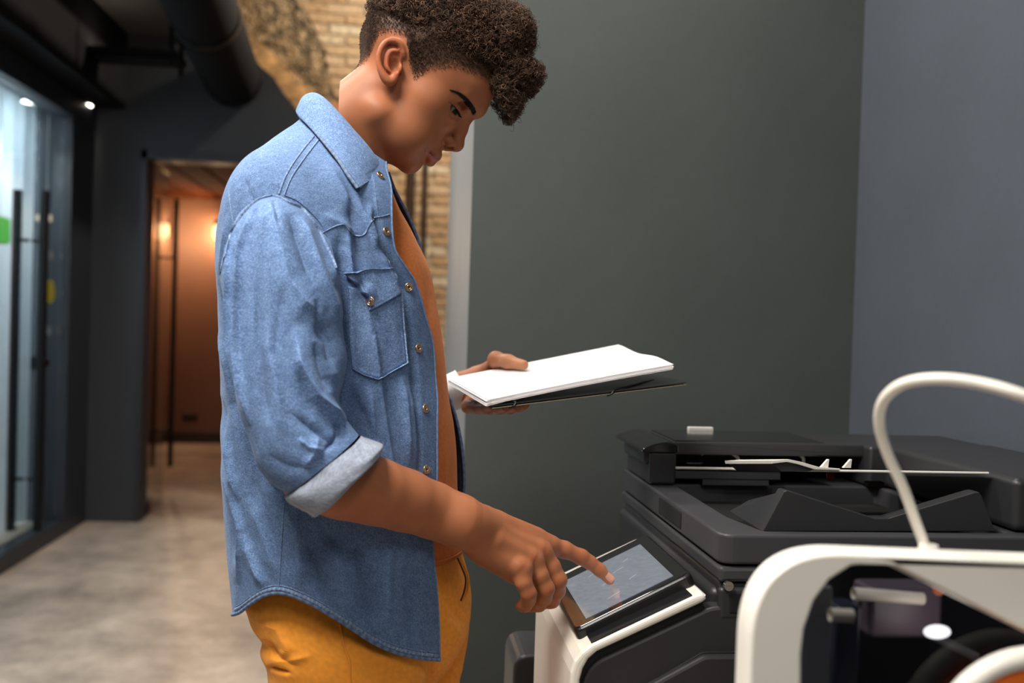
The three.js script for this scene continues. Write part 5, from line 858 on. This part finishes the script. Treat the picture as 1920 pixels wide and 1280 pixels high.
{
  const K = { i: [1029, 1024, tz + 0.012], m: [1017, 1038, tz + 0.040], r: [1000, 1052, tz + 0.064], l: [979, 1066, tz + 0.086] };
  const f = [];
  chain([[wp(596, 890, -1.165), 0.044], [wp(650, 905, -1.18), 0.0405], [wp(708, 922, -1.20), 0.0372], [wp(760, 938, -1.225), 0.0352], [wp(813, 957, -1.25), 0.0325], [wp(866, 980, tz + 0.095), 0.0285], [wp(900, 994, tz + 0.075), 0.0268], [wp(922, 1002, tz + 0.062), 0.0255]], 0.02, f);
  f.push([cap(wp(868, 974, tz + 0.098), wp(882, 980, tz + 0.094), 0.0215, 0.016), 0.024]);                    // wrist bone
  // back of the hand
  f.push([cap(wp(900, 984, tz + 0.06), wp(K.i[0], K.i[1] - 2, K.i[2]), 0.0245, 0.0145), 0.016]); f.push([cap(wp(930, 990, tz + 0.05), wp(1000, 1010, K.i[2] + 0.004), 0.018, 0.0142), 0.016]);
  f.push([cap(wp(906, 1000, tz + 0.062), wp(...K.m), 0.0215, 0.0138), 0.014]);
  f.push([cap(wp(905, 1010, tz + 0.072), wp(...K.r), 0.0215, 0.0132), 0.014]);
  f.push([cap(wp(903, 1020, tz + 0.08), wp(...K.l), 0.021, 0.0125), 0.014]);
  f.push([cap(wp(916, 1038, tz + 0.07), wp(966, 1078, tz + 0.075), 0.0175, 0.0125), 0.016]);                  // heel of the hand
  // knuckles and tendons
  f.push([cap(wp(K.i[0] - 3, K.i[1] - 6, K.i[2] + 0.006), wp(K.i[0] + 2, K.i[1] - 4, K.i[2] + 0.006), 0.0095, 0.0085), 0.008]); f.push([cap(wp(K.m[0] - 4, K.m[1] - 7, K.m[2] + 0.006), wp(K.m[0] + 1, K.m[1] - 4, K.m[2] + 0.006), 0.0105, 0.009), 0.008]); f.push([cap(wp(K.r[0] - 4, K.r[1] - 5, K.r[2] + 0.006), wp(K.r[0], K.r[1] - 2, K.r[2] + 0.006), 0.0105, 0.009), 0.008]); f.push([cap(wp(K.l[0] - 6, K.l[1] - 4, K.l[2] + 0.006), wp(K.l[0] - 2, K.l[1], K.l[2] + 0.006), 0.0105, 0.0095), 0.008]);
  f.push([cap(wp(940, 1000, tz + 0.078), wp(1012, 1030, K.m[2] + 0.008), 0.0062, 0.0062), 0.012]); f.push([cap(wp(935, 1012, tz + 0.092), wp(992, 1042, K.r[2] + 0.008), 0.0062, 0.0062), 0.012]);
  // fingers: each its own chain
  const idx = chain([[wp(...K.i), 0.0138], [wp(1058, 1030, tz + 0.006), 0.0116], [wp(1090, 1044, tz + 0.002), 0.0106], [wp(1106, 1054, tz), 0.0093], [wp(1124, 1068, tz), 0.0088], [TIP.toArray(), 0.0072]], 0.006);
  const mid = chain([[wp(...K.m), 0.0132], [wp(1034, 1062, tz + 0.042), 0.0118], [wp(1047, 1087, tz + 0.044), 0.0114], [wp(1046, 1107, tz + 0.034), 0.0098], [wp(1036, 1126, tz + 0.024), 0.0092], [wp(1016, 1137, tz + 0.008), 0.008]], 0.006);
  const rin = chain([[wp(...K.r), 0.0128], [wp(1012, 1078, tz + 0.070), 0.0114], [wp(1024, 1103, tz + 0.070), 0.0108], [wp(1021, 1120, tz + 0.060), 0.0095], [wp(1011, 1133, tz + 0.048), 0.009], [wp(992, 1138, tz + 0.034), 0.0078]], 0.006);
  const lit_ = chain([[wp(...K.l), 0.012], [wp(982, 1092, tz + 0.094), 0.0104], [wp(991, 1112, tz + 0.094), 0.0098], [wp(991, 1124, tz + 0.086), 0.009], [wp(985, 1134, tz + 0.074), 0.0086], [wp(976, 1135, tz + 0.064), 0.0076]], 0.006);
  const thumb = chain([[wp(925, 1030, tz + 0.04), 0.018], [wp(962, 1066, tz + 0.010), 0.0135], [wp(992, 1092, tz - 0.006), 0.0118], [wp(1012, 1106, tz + 0.004), 0.0105]], 0.01);
  const F = [idx, mid, rin, lit_].map((c) => (x, y, z) => { let d = 1e9; for (const [g, k] of c) d = d > 1 ? g(x, y, z) : smin(d, g(x, y, z), k); return d; });
  const T = (x, y, z) => { let d = 1e9; for (const [g, k] of thumb) d = d > 1 ? g(x, y, z) : smin(d, g(x, y, z), k); return d; };
  const palm = (x, y, z) => { let d = 1e9; for (const [g, k] of f) d = d > 1 ? g(x, y, z) : smin(d, g(x, y, z), k); return d; };
  const cr = [[1093, 1038], [1100, 1043], [1125, 1062]];
  const whole = (x, y, z) => { let d = palm(x, y, z), e = Math.min(F[0](x, y, z), F[1](x, y, z), F[2](x, y, z), F[3](x, y, z)); d = smin(d, e, 0.008); d = smin(d, T(x, y, z), 0.01); return d; };
  const creased = whole;
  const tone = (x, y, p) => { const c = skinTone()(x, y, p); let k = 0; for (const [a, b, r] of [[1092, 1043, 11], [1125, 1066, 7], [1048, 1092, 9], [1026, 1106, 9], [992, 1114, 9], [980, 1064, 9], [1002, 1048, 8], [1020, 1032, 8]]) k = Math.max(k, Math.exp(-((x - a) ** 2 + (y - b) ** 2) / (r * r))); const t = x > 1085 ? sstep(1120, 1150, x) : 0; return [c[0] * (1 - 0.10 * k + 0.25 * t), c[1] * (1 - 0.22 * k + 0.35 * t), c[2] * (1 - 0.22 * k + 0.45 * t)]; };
  const a = onZ(560, 840, -1.1), b = onZ(1160, 1160, -1.1);
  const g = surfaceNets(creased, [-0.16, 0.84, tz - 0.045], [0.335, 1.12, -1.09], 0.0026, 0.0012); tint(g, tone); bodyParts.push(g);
  // nail of the pointing finger
  const n0 = onZ(1138, 1076, tz), dir = TIP.clone().sub(V(...wp(1106, 1054, tz))).normalize(), up = PANEL.n.clone().addScaledVector(dir, -PANEL.n.dot(dir)).add(V(0, 0, 0.75)).normalize();
  const ng = gridGeo(12, 10, (u, v) => { const a = (u - 0.5) * 1.9, l = (v - 0.35) * 0.0135, sd = dir.clone().cross(up).normalize(), r = 0.0074 * (v > 0.8 ? 1 - (v - 0.8) * 0.5 : 1); return TIP.clone().addScaledVector(dir, l - 0.0055).add(V(0, 0.0012, 0.0006)).addScaledVector(up, Math.cos(a) * (r + 0.0009) - 0.0003).addScaledVector(sd, Math.sin(a) * (r + 0.0004) * 0.86); });
  NAILS.push(ng);
}
// the planes of the papers and of the folder under them
const SHEET = (() => { const NL = onZ(913, 750, -1.485), NR = onZ(1262, 683, -1.49), FL = onZ(840, 709, -1.66), FR = onZ(1158, 646, -1.675); return (u, v, h = 0) => { const q = NL.clone().lerp(NR, u).lerp(FL.clone().lerp(FR, u), v); q.y += h; return q; }; })();
const FOLD = (() => { const NL = onZ(922, 764.5, -1.478), NR = onZ(1287, 720, -1.485), FR = onZ(1205, 702, -1.69), FL = onZ(858, 728, -1.665); return (u, v, h = 0) => { const q = NL.clone().lerp(NR, u).lerp(FL.clone().lerp(FR, u), v); q.y += h; return q; }; })();
{ // left hand: comes from behind the far edge, thumb above the papers, fingers below the folder
  const zl = -1.728, f = [], A = (p) => p.toArray();
  chain([[wp(640, 850, -1.66), 0.042], [wp(720, 800, -1.70), 0.037], [wp(800, 757, -1.725), 0.030], [wp(852, 731, zl), 0.0268], [wp(876, 726, zl), 0.0262]], 0.012, f);
  f.push([cap(wp(878, 720, zl), wp(910, 708, zl + 0.004), 0.022, 0.017), 0.018]); f.push([cap(wp(880, 738, zl), wp(918, 748, zl + 0.006), 0.024, 0.017), 0.018]);
  const th = chain([[wp(898, 704, zl + 0.004), 0.018], [wp(922, 692, zl + 0.02), 0.0145], [A(SHEET(0.275, 1.0, 0.0168)), 0.0125], [A(SHEET(0.315, 0.86, 0.0150)), 0.0108], [A(SHEET(0.365, 0.70, 0.0116)), 0.0085]], 0.01);
  const fin = [0, 1, 2, 3].map((k) => { const u = 0.04 + k * 0.05, l = [0.78, 0.94, 1, 0.92][k]; return chain([[wp(888 + k * 9, 748, zl + 0.004), 0.0135], [A(FOLD(u + 0.02, 1.0, -0.0325)), 0.0122], [A(FOLD(u + 0.04, 1 - 0.26 * l, -0.0285)), 0.0112], [A(FOLD(u + 0.05, 1 - 0.5 * l, -0.0225)), 0.010], [A(FOLD(u + 0.05, 1 - 0.68 * l, -0.0150)), 0.0085]], 0.006); });
  const sub = (c) => (x, y, z) => { let d = 1e9; for (const [g, k] of c) d = d > 1 ? g(x, y, z) : smin(d, g(x, y, z), k); return d; };
  const P1 = sub(f), T1 = sub(th), F1 = fin.map(sub);
  const g = surfaceNets((x, y, z) => { let d = smin(P1(x, y, z), T1(x, y, z), 0.014); let e = 1e9; for (const q of F1) e = Math.min(e, q(x, y, z)); return smin(d, e, 0.008); }, [-0.2, 0.98, -1.79], [0.25, 1.22, -1.5], 0.003, 0.0014);
  tint(g, (x, y, p) => { const c = skinTone()(x, y, p), t = sstep(900, 975, x) * (y < 715 ? 1 : 0.25); return [c[0] * (1 + 0.45 * t), c[1] * (1 + 0.8 * t), c[2] * (1 + 1.1 * t)]; });
  bodyParts.push(g);
}
{ // trunk, upper arms and legs under the clothes
  const w = (px, py, dz) => P(px, py, dz).toArray(), f = [];
  f.push([cap(w(625, 290, 0), w(630, 420, 0), 0.05, 0.085), 0.05], [cap(w(585, 440, 0.10), w(585, 440, -0.10), 0.05, 0.05), 0.05], [cap(w(630, 520, 0.06), w(630, 520, -0.06), 0.085, 0.085), 0.05], [cap(w(640, 760, 0.05), w(640, 760, -0.05), 0.095, 0.095), 0.08], [cap(w(655, 1050, 0.06), w(655, 1050, -0.06), 0.085, 0.085), 0.05]);
  f.push([cap(w(560, 470, 0.15), w(575, 850, 0.235), 0.038, 0.038), 0.03], [cap(w(575, 860, 0.24), wp(640, 902, -1.178), 0.038, 0.036), 0.02], [cap(w(545, 420, -0.155), w(590, 860, -0.22), 0.046, 0.04), 0.03], [cap(w(590, 860, -0.22), wp(690, 820, -1.685), 0.038, 0.034), 0.02]);
  for (const [s, dx] of [[0.088, 0], [-0.085, 20]]) f.push([cap(w(650 + dx, 1150, s), w(650 + dx, 1620, s), 0.068, 0.05), 0.05], [cap(w(650 + dx, 1620, s), w(650 + dx, 2110, s), 0.055, 0.036), 0.03]);
  const g = limb(f, [-0.36, 0.05, ZM - 0.33], [0.16, 1.56, ZM + 0.33], 0.014, skinTone()); bodyParts.push(g);
}
const bodyGeo = mergeGeometries(bodyParts.map((g) => { for (const k of Object.keys(g.attributes)) if (!['position', 'normal', 'color'].includes(k)) g.deleteAttribute(k); return g.index ? g : g; }));
const bodyMesh = mesh('body', bodyGeo, M.skin, person, false);
mesh('fingernail', NAILS[0], phys(0xc98f76, 0.3, { side: THREE.DoubleSide }), person, false);
// eyes
for (const s of [1, -1]) {
  const c = toWorld(eyeC[0], eyeC[1], eyeC[2] * s), r = eyeR * hx.length() * 1.0, e = new THREE.Group(); e.name = 'eye'; e.position.copy(c); person.add(e);
  mesh('eyeball', new THREE.SphereGeometry(r, 32, 24), phys(0x7a675c, 0.25, { clearcoat: 1, clearcoatRoughness: 0.05 }), e, false);
  const look = V(0.55, -0.62, 0.56 * s).normalize(), iris = new THREE.SphereGeometry(r * 1.015, 28, 10, 0, Math.PI * 2, 0, 0.58), im = mesh('iris', iris, phys(0x1a0e08, 0.55, { specularIntensity: 0.4 }), e, false); im.quaternion.setFromUnitVectors(V(0, 1, 0), look);
}
// hair: soft dark mass, curls over it, clipped sides, brows, lashes
const hairVol = (() => {
  const A = [ell([828, 52, 0], [138, 92, 98], 0.35), ell([930, 78, 0], [66, 78, 82], 0.9), ell([962, 138, 0], [36, 70, 64], 1.9), ell([940, 165, 0], [38, 50, 60], 0.6), ell([770, 22, 0], [76, 60, 88], 0), ell([880, 100, 0], [62, 44, 88], 0.3), ell([858, 88, 52], [60, 42, 38], 0.35), ell([858, 88, -52], [60, 42, 38], 0.35), ell([820, 92, 62], [34, 36, 28], 0.3), ell([775, 52, 60], [48, 38, 34], 0.1), ell([952, 188, 0], [29, 46, 52], 0.2)];
  return (x, y, z) => { let d = 1e9; for (const a of A) d = d > 1e8 ? a(x, y, z) : smin(d, a(x, y, z), 14); return d; };
})();
// below the hairline there is no hair: (x, y) on the near side
const hairLow = [[690, 20], [716, 34], [740, 52], [770, 72], [786, 100], [796, 122], [820, 130], [855, 131], [885, 146], [912, 168], [930, 190], [945, 218], [958, 236], [975, 222], [1000, 180], [1020, 150]];
const lowY = (x) => { let i = 0; while (i < hairLow.length - 2 && hairLow[i + 1][0] < x) i++; const a = hairLow[i], b = hairLow[i + 1]; return lerp(a[1], b[1], clamp((x - a[0]) / (b[0] - a[0]))); };
M.hair = new THREE.MeshPhysicalMaterial({ color: 0xffffff, roughness: 0.6, vertexColors: true, sheen: 0.05, specularIntensity: 0.35, sheenColor: new THREE.Color(0.6, 0.4, 0.3) });
{
  const core = surfaceNets((x, y, z) => Math.max(hairVol(x, y, z) + 9 + 5 * noise(x * 0.07, y * 0.07, z * 0.07), (y - (lowY(x) - 12)) * 0.7), [680, -70, -108], [1020, 250, 108], 4, 3);
  core.applyMatrix4(HM); turned(core); core.computeVertexNormals(); tint(core, () => [0.022, 0.014, 0.010]);
  const geos = [core]; const up = V();
  const curlPos = [], curlIdx = [], curlCol = [], curlNor = [];
  const addTube = (path, r0, r1, col, sides = 4) => { const base = curlPos.length / 3, n = path.length, N = V(), B = V(), T = V(); N.set(0.3, 0.8, 0.5); for (let i = 0; i < n; i++) { T.copy(path[Math.min(n - 1, i + 1)]).sub(path[Math.max(0, i - 1)]).normalize(); N.addScaledVector(T, -N.dot(T)).normalize(); B.copy(T).cross(N); const r = lerp(r0, r1, i / (n - 1)); for (let k = 0; k < sides; k++) { const a = k / sides * 2 * Math.PI, c = Math.cos(a), s = Math.sin(a), nx = N.x * c + B.x * s, ny = N.y * c + B.y * s, nz = N.z * c + B.z * s; curlPos.push(path[i].x + nx * r, path[i].y + ny * r, path[i].z + nz * r); curlNor.push(nx, ny, nz); curlCol.push(...col); } } for (let i = 0; i < n - 1; i++) for (let k = 0; k < sides; k++) { const a = base + i * sides + k, b = base + i * sides + (k + 1) % sides; curlIdx.push(a, b, a + sides, b, b + sides, a + sides); } };
  let made = 0, tries = 0;
  while (made < 11000 && tries++ < 400000) {
    const x = 685 + rnd() * 335, y = -70 + rnd() * 312, z = -100 + rnd() * 200, d = hairVol(x, y, z);
    if (d > 3 || d < -13 || y > lowY(x) + 1 + 7 * noise(x * 0.1, y * 0.1) || (z < -10 && x < 900 && rnd() > 0.4)) continue;
    const e = 2, gx = hairVol(x + e, y, z) - d, gy = hairVol(x, y + e, z) - d, gz = hairVol(x, y, z + e) - d, n = V(gx, gy, gz).normalize();
    const ax = V(rnd() - 0.5, rnd() - 0.5, rnd() - 0.5).normalize().addScaledVector(n, 0.5).normalize(), p1 = V(0.1, 1, 0.3).cross(ax).normalize(), p2 = ax.clone().cross(p1), R = 2.6 + rnd() * 4.2, turns = 1 + rnd() * 1.6, len = 4 + rnd() * 10, ph = rnd() * 6.3, path = [], m = 16;
    for (let i = 0; i <= m; i++) { const t = i / m, a = ph + t * turns * 6.283, rr = R * (0.65 + 0.35 * t); const q = V(x, y, z).addScaledVector(p1, Math.cos(a) * rr).addScaledVector(p2, Math.sin(a) * rr).addScaledVector(ax, (t - 0.5) * len); path.push(toWorld(q.x, q.y, q.z)); }
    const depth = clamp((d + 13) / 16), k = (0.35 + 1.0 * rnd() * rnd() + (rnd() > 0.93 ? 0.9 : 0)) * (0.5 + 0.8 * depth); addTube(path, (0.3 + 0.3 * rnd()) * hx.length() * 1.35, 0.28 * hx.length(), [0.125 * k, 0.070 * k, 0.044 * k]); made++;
  }
  // shorter, tighter curls run down the sides into the clipped hair
  { const hp = bodyParts[0].attributes.position, hn = bodyParts[0].attributes.normal, v = V(), m = V(); let n = 0;
    for (let t = 0; t < 60000 && n < 6500; t++) { const k = Math.floor(rnd() * hp.count); v.fromBufferAttribute(hp, k); m.fromBufferAttribute(hn, k); const q = v.clone().applyMatrix4(HMI), [x, y] = toPhoto(v), b = hairY(x), a = Math.min(lowY(x), b - 60); if (q.z < -20 || y > b || y < a - 10 || x < 690 || x > 930) continue; const f = clamp((b - y) / Math.max(8, b - a)); if (rnd() > 0.15 + 0.85 * f || (x > 704 && x < 764 && y > 68 && q.z > 80)) continue;
      const R = (0.7 + 1.6 * f * rnd()), o = q.clone(), nn = V(m.dot(hx), m.dot(hy), m.dot(hz)).normalize(), ax = V(rnd() - 0.5, rnd() - 0.5, rnd() - 0.5).addScaledVector(nn, 0.6).normalize(), p1 = V(0.2, 1, 0.3).cross(ax).normalize(), p2 = ax.clone().cross(p1), path = [], ph = rnd() * 6.3, len = 2 + 5 * f; for (let i = 0; i <= 9; i++) { const t2 = i / 9, an = ph + t2 * 7; const w = o.clone().addScaledVector(nn, 0.4 + len * t2 * 0.6).addScaledVector(p1, Math.cos(an) * R).addScaledVector(p2, Math.sin(an) * R).addScaledVector(ax, len * (t2 - 0.3) * 0.5); path.push(toWorld(w.x, w.y, w.z)); } const kk = 0.5 + rnd(); addTube(path, 0.42 * hx.length(), 0.22 * hx.length(), [0.06 * kk, 0.034 * kk, 0.022 * kk], 3); n++; } }
  // flyaway wisps at the outline
  for (let w = 0; w < 420; w++) { let x, y, z, d, c = 0; do { x = 690 + rnd() * 330; y = -60 + rnd() * 300; z = -80 + rnd() * 160; d = hairVol(x, y, z); } while ((d > 3 || d < -4 || y > lowY(x)) && c++ < 300); if (c > 299) continue; const e = 2, n = V(hairVol(x + e, y, z) - d, hairVol(x, y + e, z) - d, hairVol(x, y, z + e) - d).normalize(), t = V(rnd() - 0.5, rnd() - 0.5, rnd() - 0.5).normalize(), path = [], R = 5 + rnd() * 7; for (let i = 0; i <= 12; i++) { const a = i / 12 * (3 + rnd() * 0.2) ; const q = V(x, y, z).addScaledVector(n, Math.sin(a) * R).addScaledVector(t, (1 - Math.cos(a)) * R * 0.8); path.push(toWorld(q.x, q.y, q.z)); } addTube(path, 0.45 * hx.length(), 0.3 * hx.length(), [0.12, 0.08, 0.055], 3); }
  const cg = new THREE.BufferGeometry(); cg.setAttribute('position', new THREE.Float32BufferAttribute(curlPos, 3)); cg.setAttribute('normal', new THREE.Float32BufferAttribute(curlNor, 3)); cg.setAttribute('color', new THREE.Float32BufferAttribute(curlCol, 3)); cg.setIndex(curlIdx);
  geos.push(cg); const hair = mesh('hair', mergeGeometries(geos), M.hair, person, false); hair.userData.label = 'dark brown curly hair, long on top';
  // clipped hair at the back and sides: short bristles on the skin
  curlPos.length = curlIdx.length = curlCol.length = curlNor.length = 0;
  const hp = bodyParts[0].attributes.position, hn = bodyParts[0].attributes.normal; let n = 0; const v = V(), m = V();
  for (let t = 0; t < 160000 && n < 16000; t++) { const k = Math.floor(rnd() * hp.count); v.fromBufferAttribute(hp, k); m.fromBufferAttribute(hn, k); const q = v.clone().applyMatrix4(HMI), [x, y] = toPhoto(v), dy = hairY(x) - y; if (q.z < -30 || dy < -6 + 8 * rnd() || (q.z > 84 && x > 704 && x < 764 && y > 66 && y < 162) || y > 160 || x > 860) continue; const L = (1.2 + 2.4 * sstep(0, 70, dy) * rnd()) * hx.length(), dir = m.clone().add(V(-0.5 + 0.8 * (rnd() - 0.5), -0.6 * rnd(), 0.5 * (rnd() - 0.5))).normalize(), o = v.clone().add(V((rnd() - 0.5) * 0.002, (rnd() - 0.5) * 0.002, 0)), kk = 0.5 + rnd(); addTube([o, o.clone().addScaledVector(dir, L * 0.6), o.clone().addScaledVector(dir, L).add(V(0, -L * 0.25, 0))], 0.38 * hx.length(), 0.15 * hx.length(), [0.055 * kk, 0.034 * kk, 0.024 * kk], 3); n++; }
  const bristle = (list) => { const g = new THREE.BufferGeometry(); g.setAttribute('position', new THREE.Float32BufferAttribute(curlPos, 3)); g.setAttribute('normal', new THREE.Float32BufferAttribute(curlNor, 3)); g.setAttribute('color', new THREE.Float32BufferAttribute(curlCol, 3)); g.setIndex(curlIdx.slice()); curlPos.length = curlIdx.length = curlCol.length = curlNor.length = 0; return g; };
  mesh('clipped_hair', bristle(), M.hair, person, false);
  // brows
  const skinHit = (() => { const g = bodyParts[0], p = g.attributes.position, nn = g.attributes.normal, q = []; for (let i = 0; i < p.count; i++) { const w = V().fromBufferAttribute(p, i); if (w.z > ZM + 0.002) { const s = toPhoto(w); q.push([s[0], s[1], w, i]); } } return (x, y) => { let b = null, bd = 1e9; for (const e of q) { const d = (e[0] - x) ** 2 + (e[1] - y) ** 2 - (e[2].z - ZM) * 20; if (d < bd) { bd = d; b = e; } } const o = onZ(x, y, b[2].z); return { p: o, n: V().fromBufferAttribute(nn, b[3]) }; }; })();
  const brow = spline([[848, 170, 1.6], [858, 174, 2.6], [870, 183, 4.0], [879, 194, 4.8], [886, 205, 5.2], [889, 213, 4.2]]);
  for (let i = 0; i < 1000; i++) { const t = rnd(), b = brow(t), w = (rnd() - 0.5) * 2 * b[2], h = skinHit(b[0] - w * 0.75, b[1] + w * 0.6), a = brow(clamp(t - 0.05)), c = brow(clamp(t + 0.05)), dx = (a[0] - c[0]), dy = (a[1] - c[1]), L = Math.hypot(dx, dy) || 1, s = 5 + rnd() * 3, e = onZ(b[0] - w * 0.75 + dx / L * s + w * 0.3, b[1] + w * 0.6 + dy / L * s - w * 0.3, h.p.z); e.addScaledVector(h.n, 0.0014); e.addScaledVector(h.n, 0.0008); addTube([h.p.clone().addScaledVector(h.n, 0.0008), h.p.clone().lerp(e, 0.5).addScaledVector(h.n, 0.001), e], 0.36 * hx.length(), 0.15 * hx.length(), [0.02, 0.013, 0.010], 3); }
  mesh('eyebrow', bristle(), M.hair, person, false);
  const lid = [[839, 190], [844, 192], [850, 199], [856, 208], [860, 218]];
  for (let i = 0; i < 60; i++) { const t = i / 59, q = spline(lid)(t), h = skinHit(q[0], q[1]), e = onZ(q[0] + 5 + 2 * t, q[1] + 3 + 5 * (1 - t) * 0.3, h.p.z + 0.003); addTube([h.p.clone(), h.p.clone().lerp(e, 0.5).add(V(0.0006, -0.0008, 0.001)), e], 0.45 * hx.length(), 0.15 * hx.length(), [0.01, 0.007, 0.006], 3); }
  mesh('eyelash', bristle(), M.hair, person, false);
}
// wristband
{
  const a = onZ(836, 740, -1.728), b = onZ(866, 727, -1.73), g = new THREE.CylinderGeometry(0.0335, 0.033, a.distanceTo(b), 40, 4, true), d = b.clone().sub(a).normalize();
  const m = mesh('wristband', merge([g, new THREE.TorusGeometry(0.0335, 0.0012, 8, 40).rotateX(Math.PI / 2).translate(0, a.distanceTo(b) / 2, 0), new THREE.TorusGeometry(0.033, 0.0012, 8, 40).rotateX(Math.PI / 2).translate(0, -a.distanceTo(b) / 2, 0)]), phys(0xeee9e2, 0.5, { side: THREE.DoubleSide }), person, false);
  m.position.copy(a.clone().lerp(b, 0.5)); m.quaternion.setFromUnitVectors(V(0, 1, 0), d); m.userData.label = 'white wristband';
}

// ---------- papers and folder ----------
{
  const at = SHEET, fat = FOLD;
  M.paper = std(0xf2eeee, 0.75, { side: THREE.DoubleSide });
  const sheets = 7;
  for (let k = 0; k < sheets; k++) {
    const j = [rnd() - 0.5, rnd() - 0.5, rnd() - 0.5], low = (sheets - 1 - k), g = gridGeo(40, 24, (u, v) => { const q = at(u + j[0] * 0.010 - low * 0.0012, v + j[1] * 0.006 - low * 0.0045, 0); q.y += 0.0016 * Math.sin(u * 3.1) * (1 - v) - low * 0.00105 - 0.0015 * sstep(0.12, 0, u) * (1 - v) * low / 6 + 0.006 * Math.sin(v * 7) * sstep(0.8, 1, u) * v * (1 - v) * 2; return q; }, false, true);
    const back = g.clone(), p = back.attributes.position; for (let i = 0; i < p.count; i++) p.setY(i, p.getY(i) - 0.0004); back.setIndex(Array.from(g.index.array).reverse()); back.computeVertexNormals();
    const top = k === sheets - 1;
    tag(mesh('paper_sheet', merge([g, back]), M.paper), top ? 'topmost blank white sheet of the stack, held down by the left thumb' : k === 0 ? 'lowest white sheet of the stack, lying right on the black folder' : 'white sheet inside the stack, between its topmost and lowest sheets', 'paper sheet', 'white paper sheets held over the black folder');
  }
  const carbon = texture(256, (u, v, i, j) => { const k = ((Math.floor(i / 8) + Math.floor(j / 8)) % 2) ? 44 : 16; return [k, k, k]; }, true, 1); carbon.repeat.set(30, 30);
  const fm = phys(0xffffff, 0.35, { map: carbon, clearcoat: 0.5, clearcoatRoughness: 0.25 });
  const folder = thing('document_folder', 'thin black woven-pattern folder with elastic bands held beneath the white papers', 'folder');
  const slab = (h0, h1, fn) => { const top = gridGeo(40, 24, (u, v) => fat(u, v, fn(u, v) + h1), false, true), bot = gridGeo(40, 24, (u, v) => fat(u, v, fn(u, v) + h0)); const rim = gridGeo(128, 1, (t, s) => { const q = t * 4, k = Math.min(3, Math.floor(q)), f = q - k, [u, v] = [[f, 0], [1, f], [1 - f, 1], [0, 1 - f]][k]; return fat(u, v, fn(u, v) + (s ? h1 : h0)); }); for (const g of [top, bot]) { const p = g.attributes.position; } return merge([top, bot, rim]); };
  M.edge = std(0x6d6350, 0.5);
  part('back_cover', slab(-0.0015, 0, () => 0), fm, folder);
  part('front_cover', slab(0.0008, 0.002, (u, v) => 0.0012 + 0.003 * u * Math.sin(Math.PI * v)), fm, folder);
  part('cover_edge', new THREE.TubeGeometry(new THREE.CatmullRomCurve3([0, 0.25, 0.5, 0.75, 1].map((u) => fat(u, -0.002, -0.0008))), 40, 0.0009, 6), M.edge, folder);
  for (const [u0, u1] of [[-0.01 + 0.02, 0.12], [0.9, 0.62]]) part('elastic_band', new THREE.TubeGeometry(new THREE.CatmullRomCurve3([fat(u0, 0.3, 0.0052), fat(lerp(u0, u1, 0.6), 0.1, 0.0052), fat(u1, 0.0, 0.004), fat(u1 - 0.01, -0.012, 0), fat(u1 - 0.03, 0.01, -0.0035)]), 30, 0.0016, 8), M.black, folder);
}
renderer.render(scene, camera);
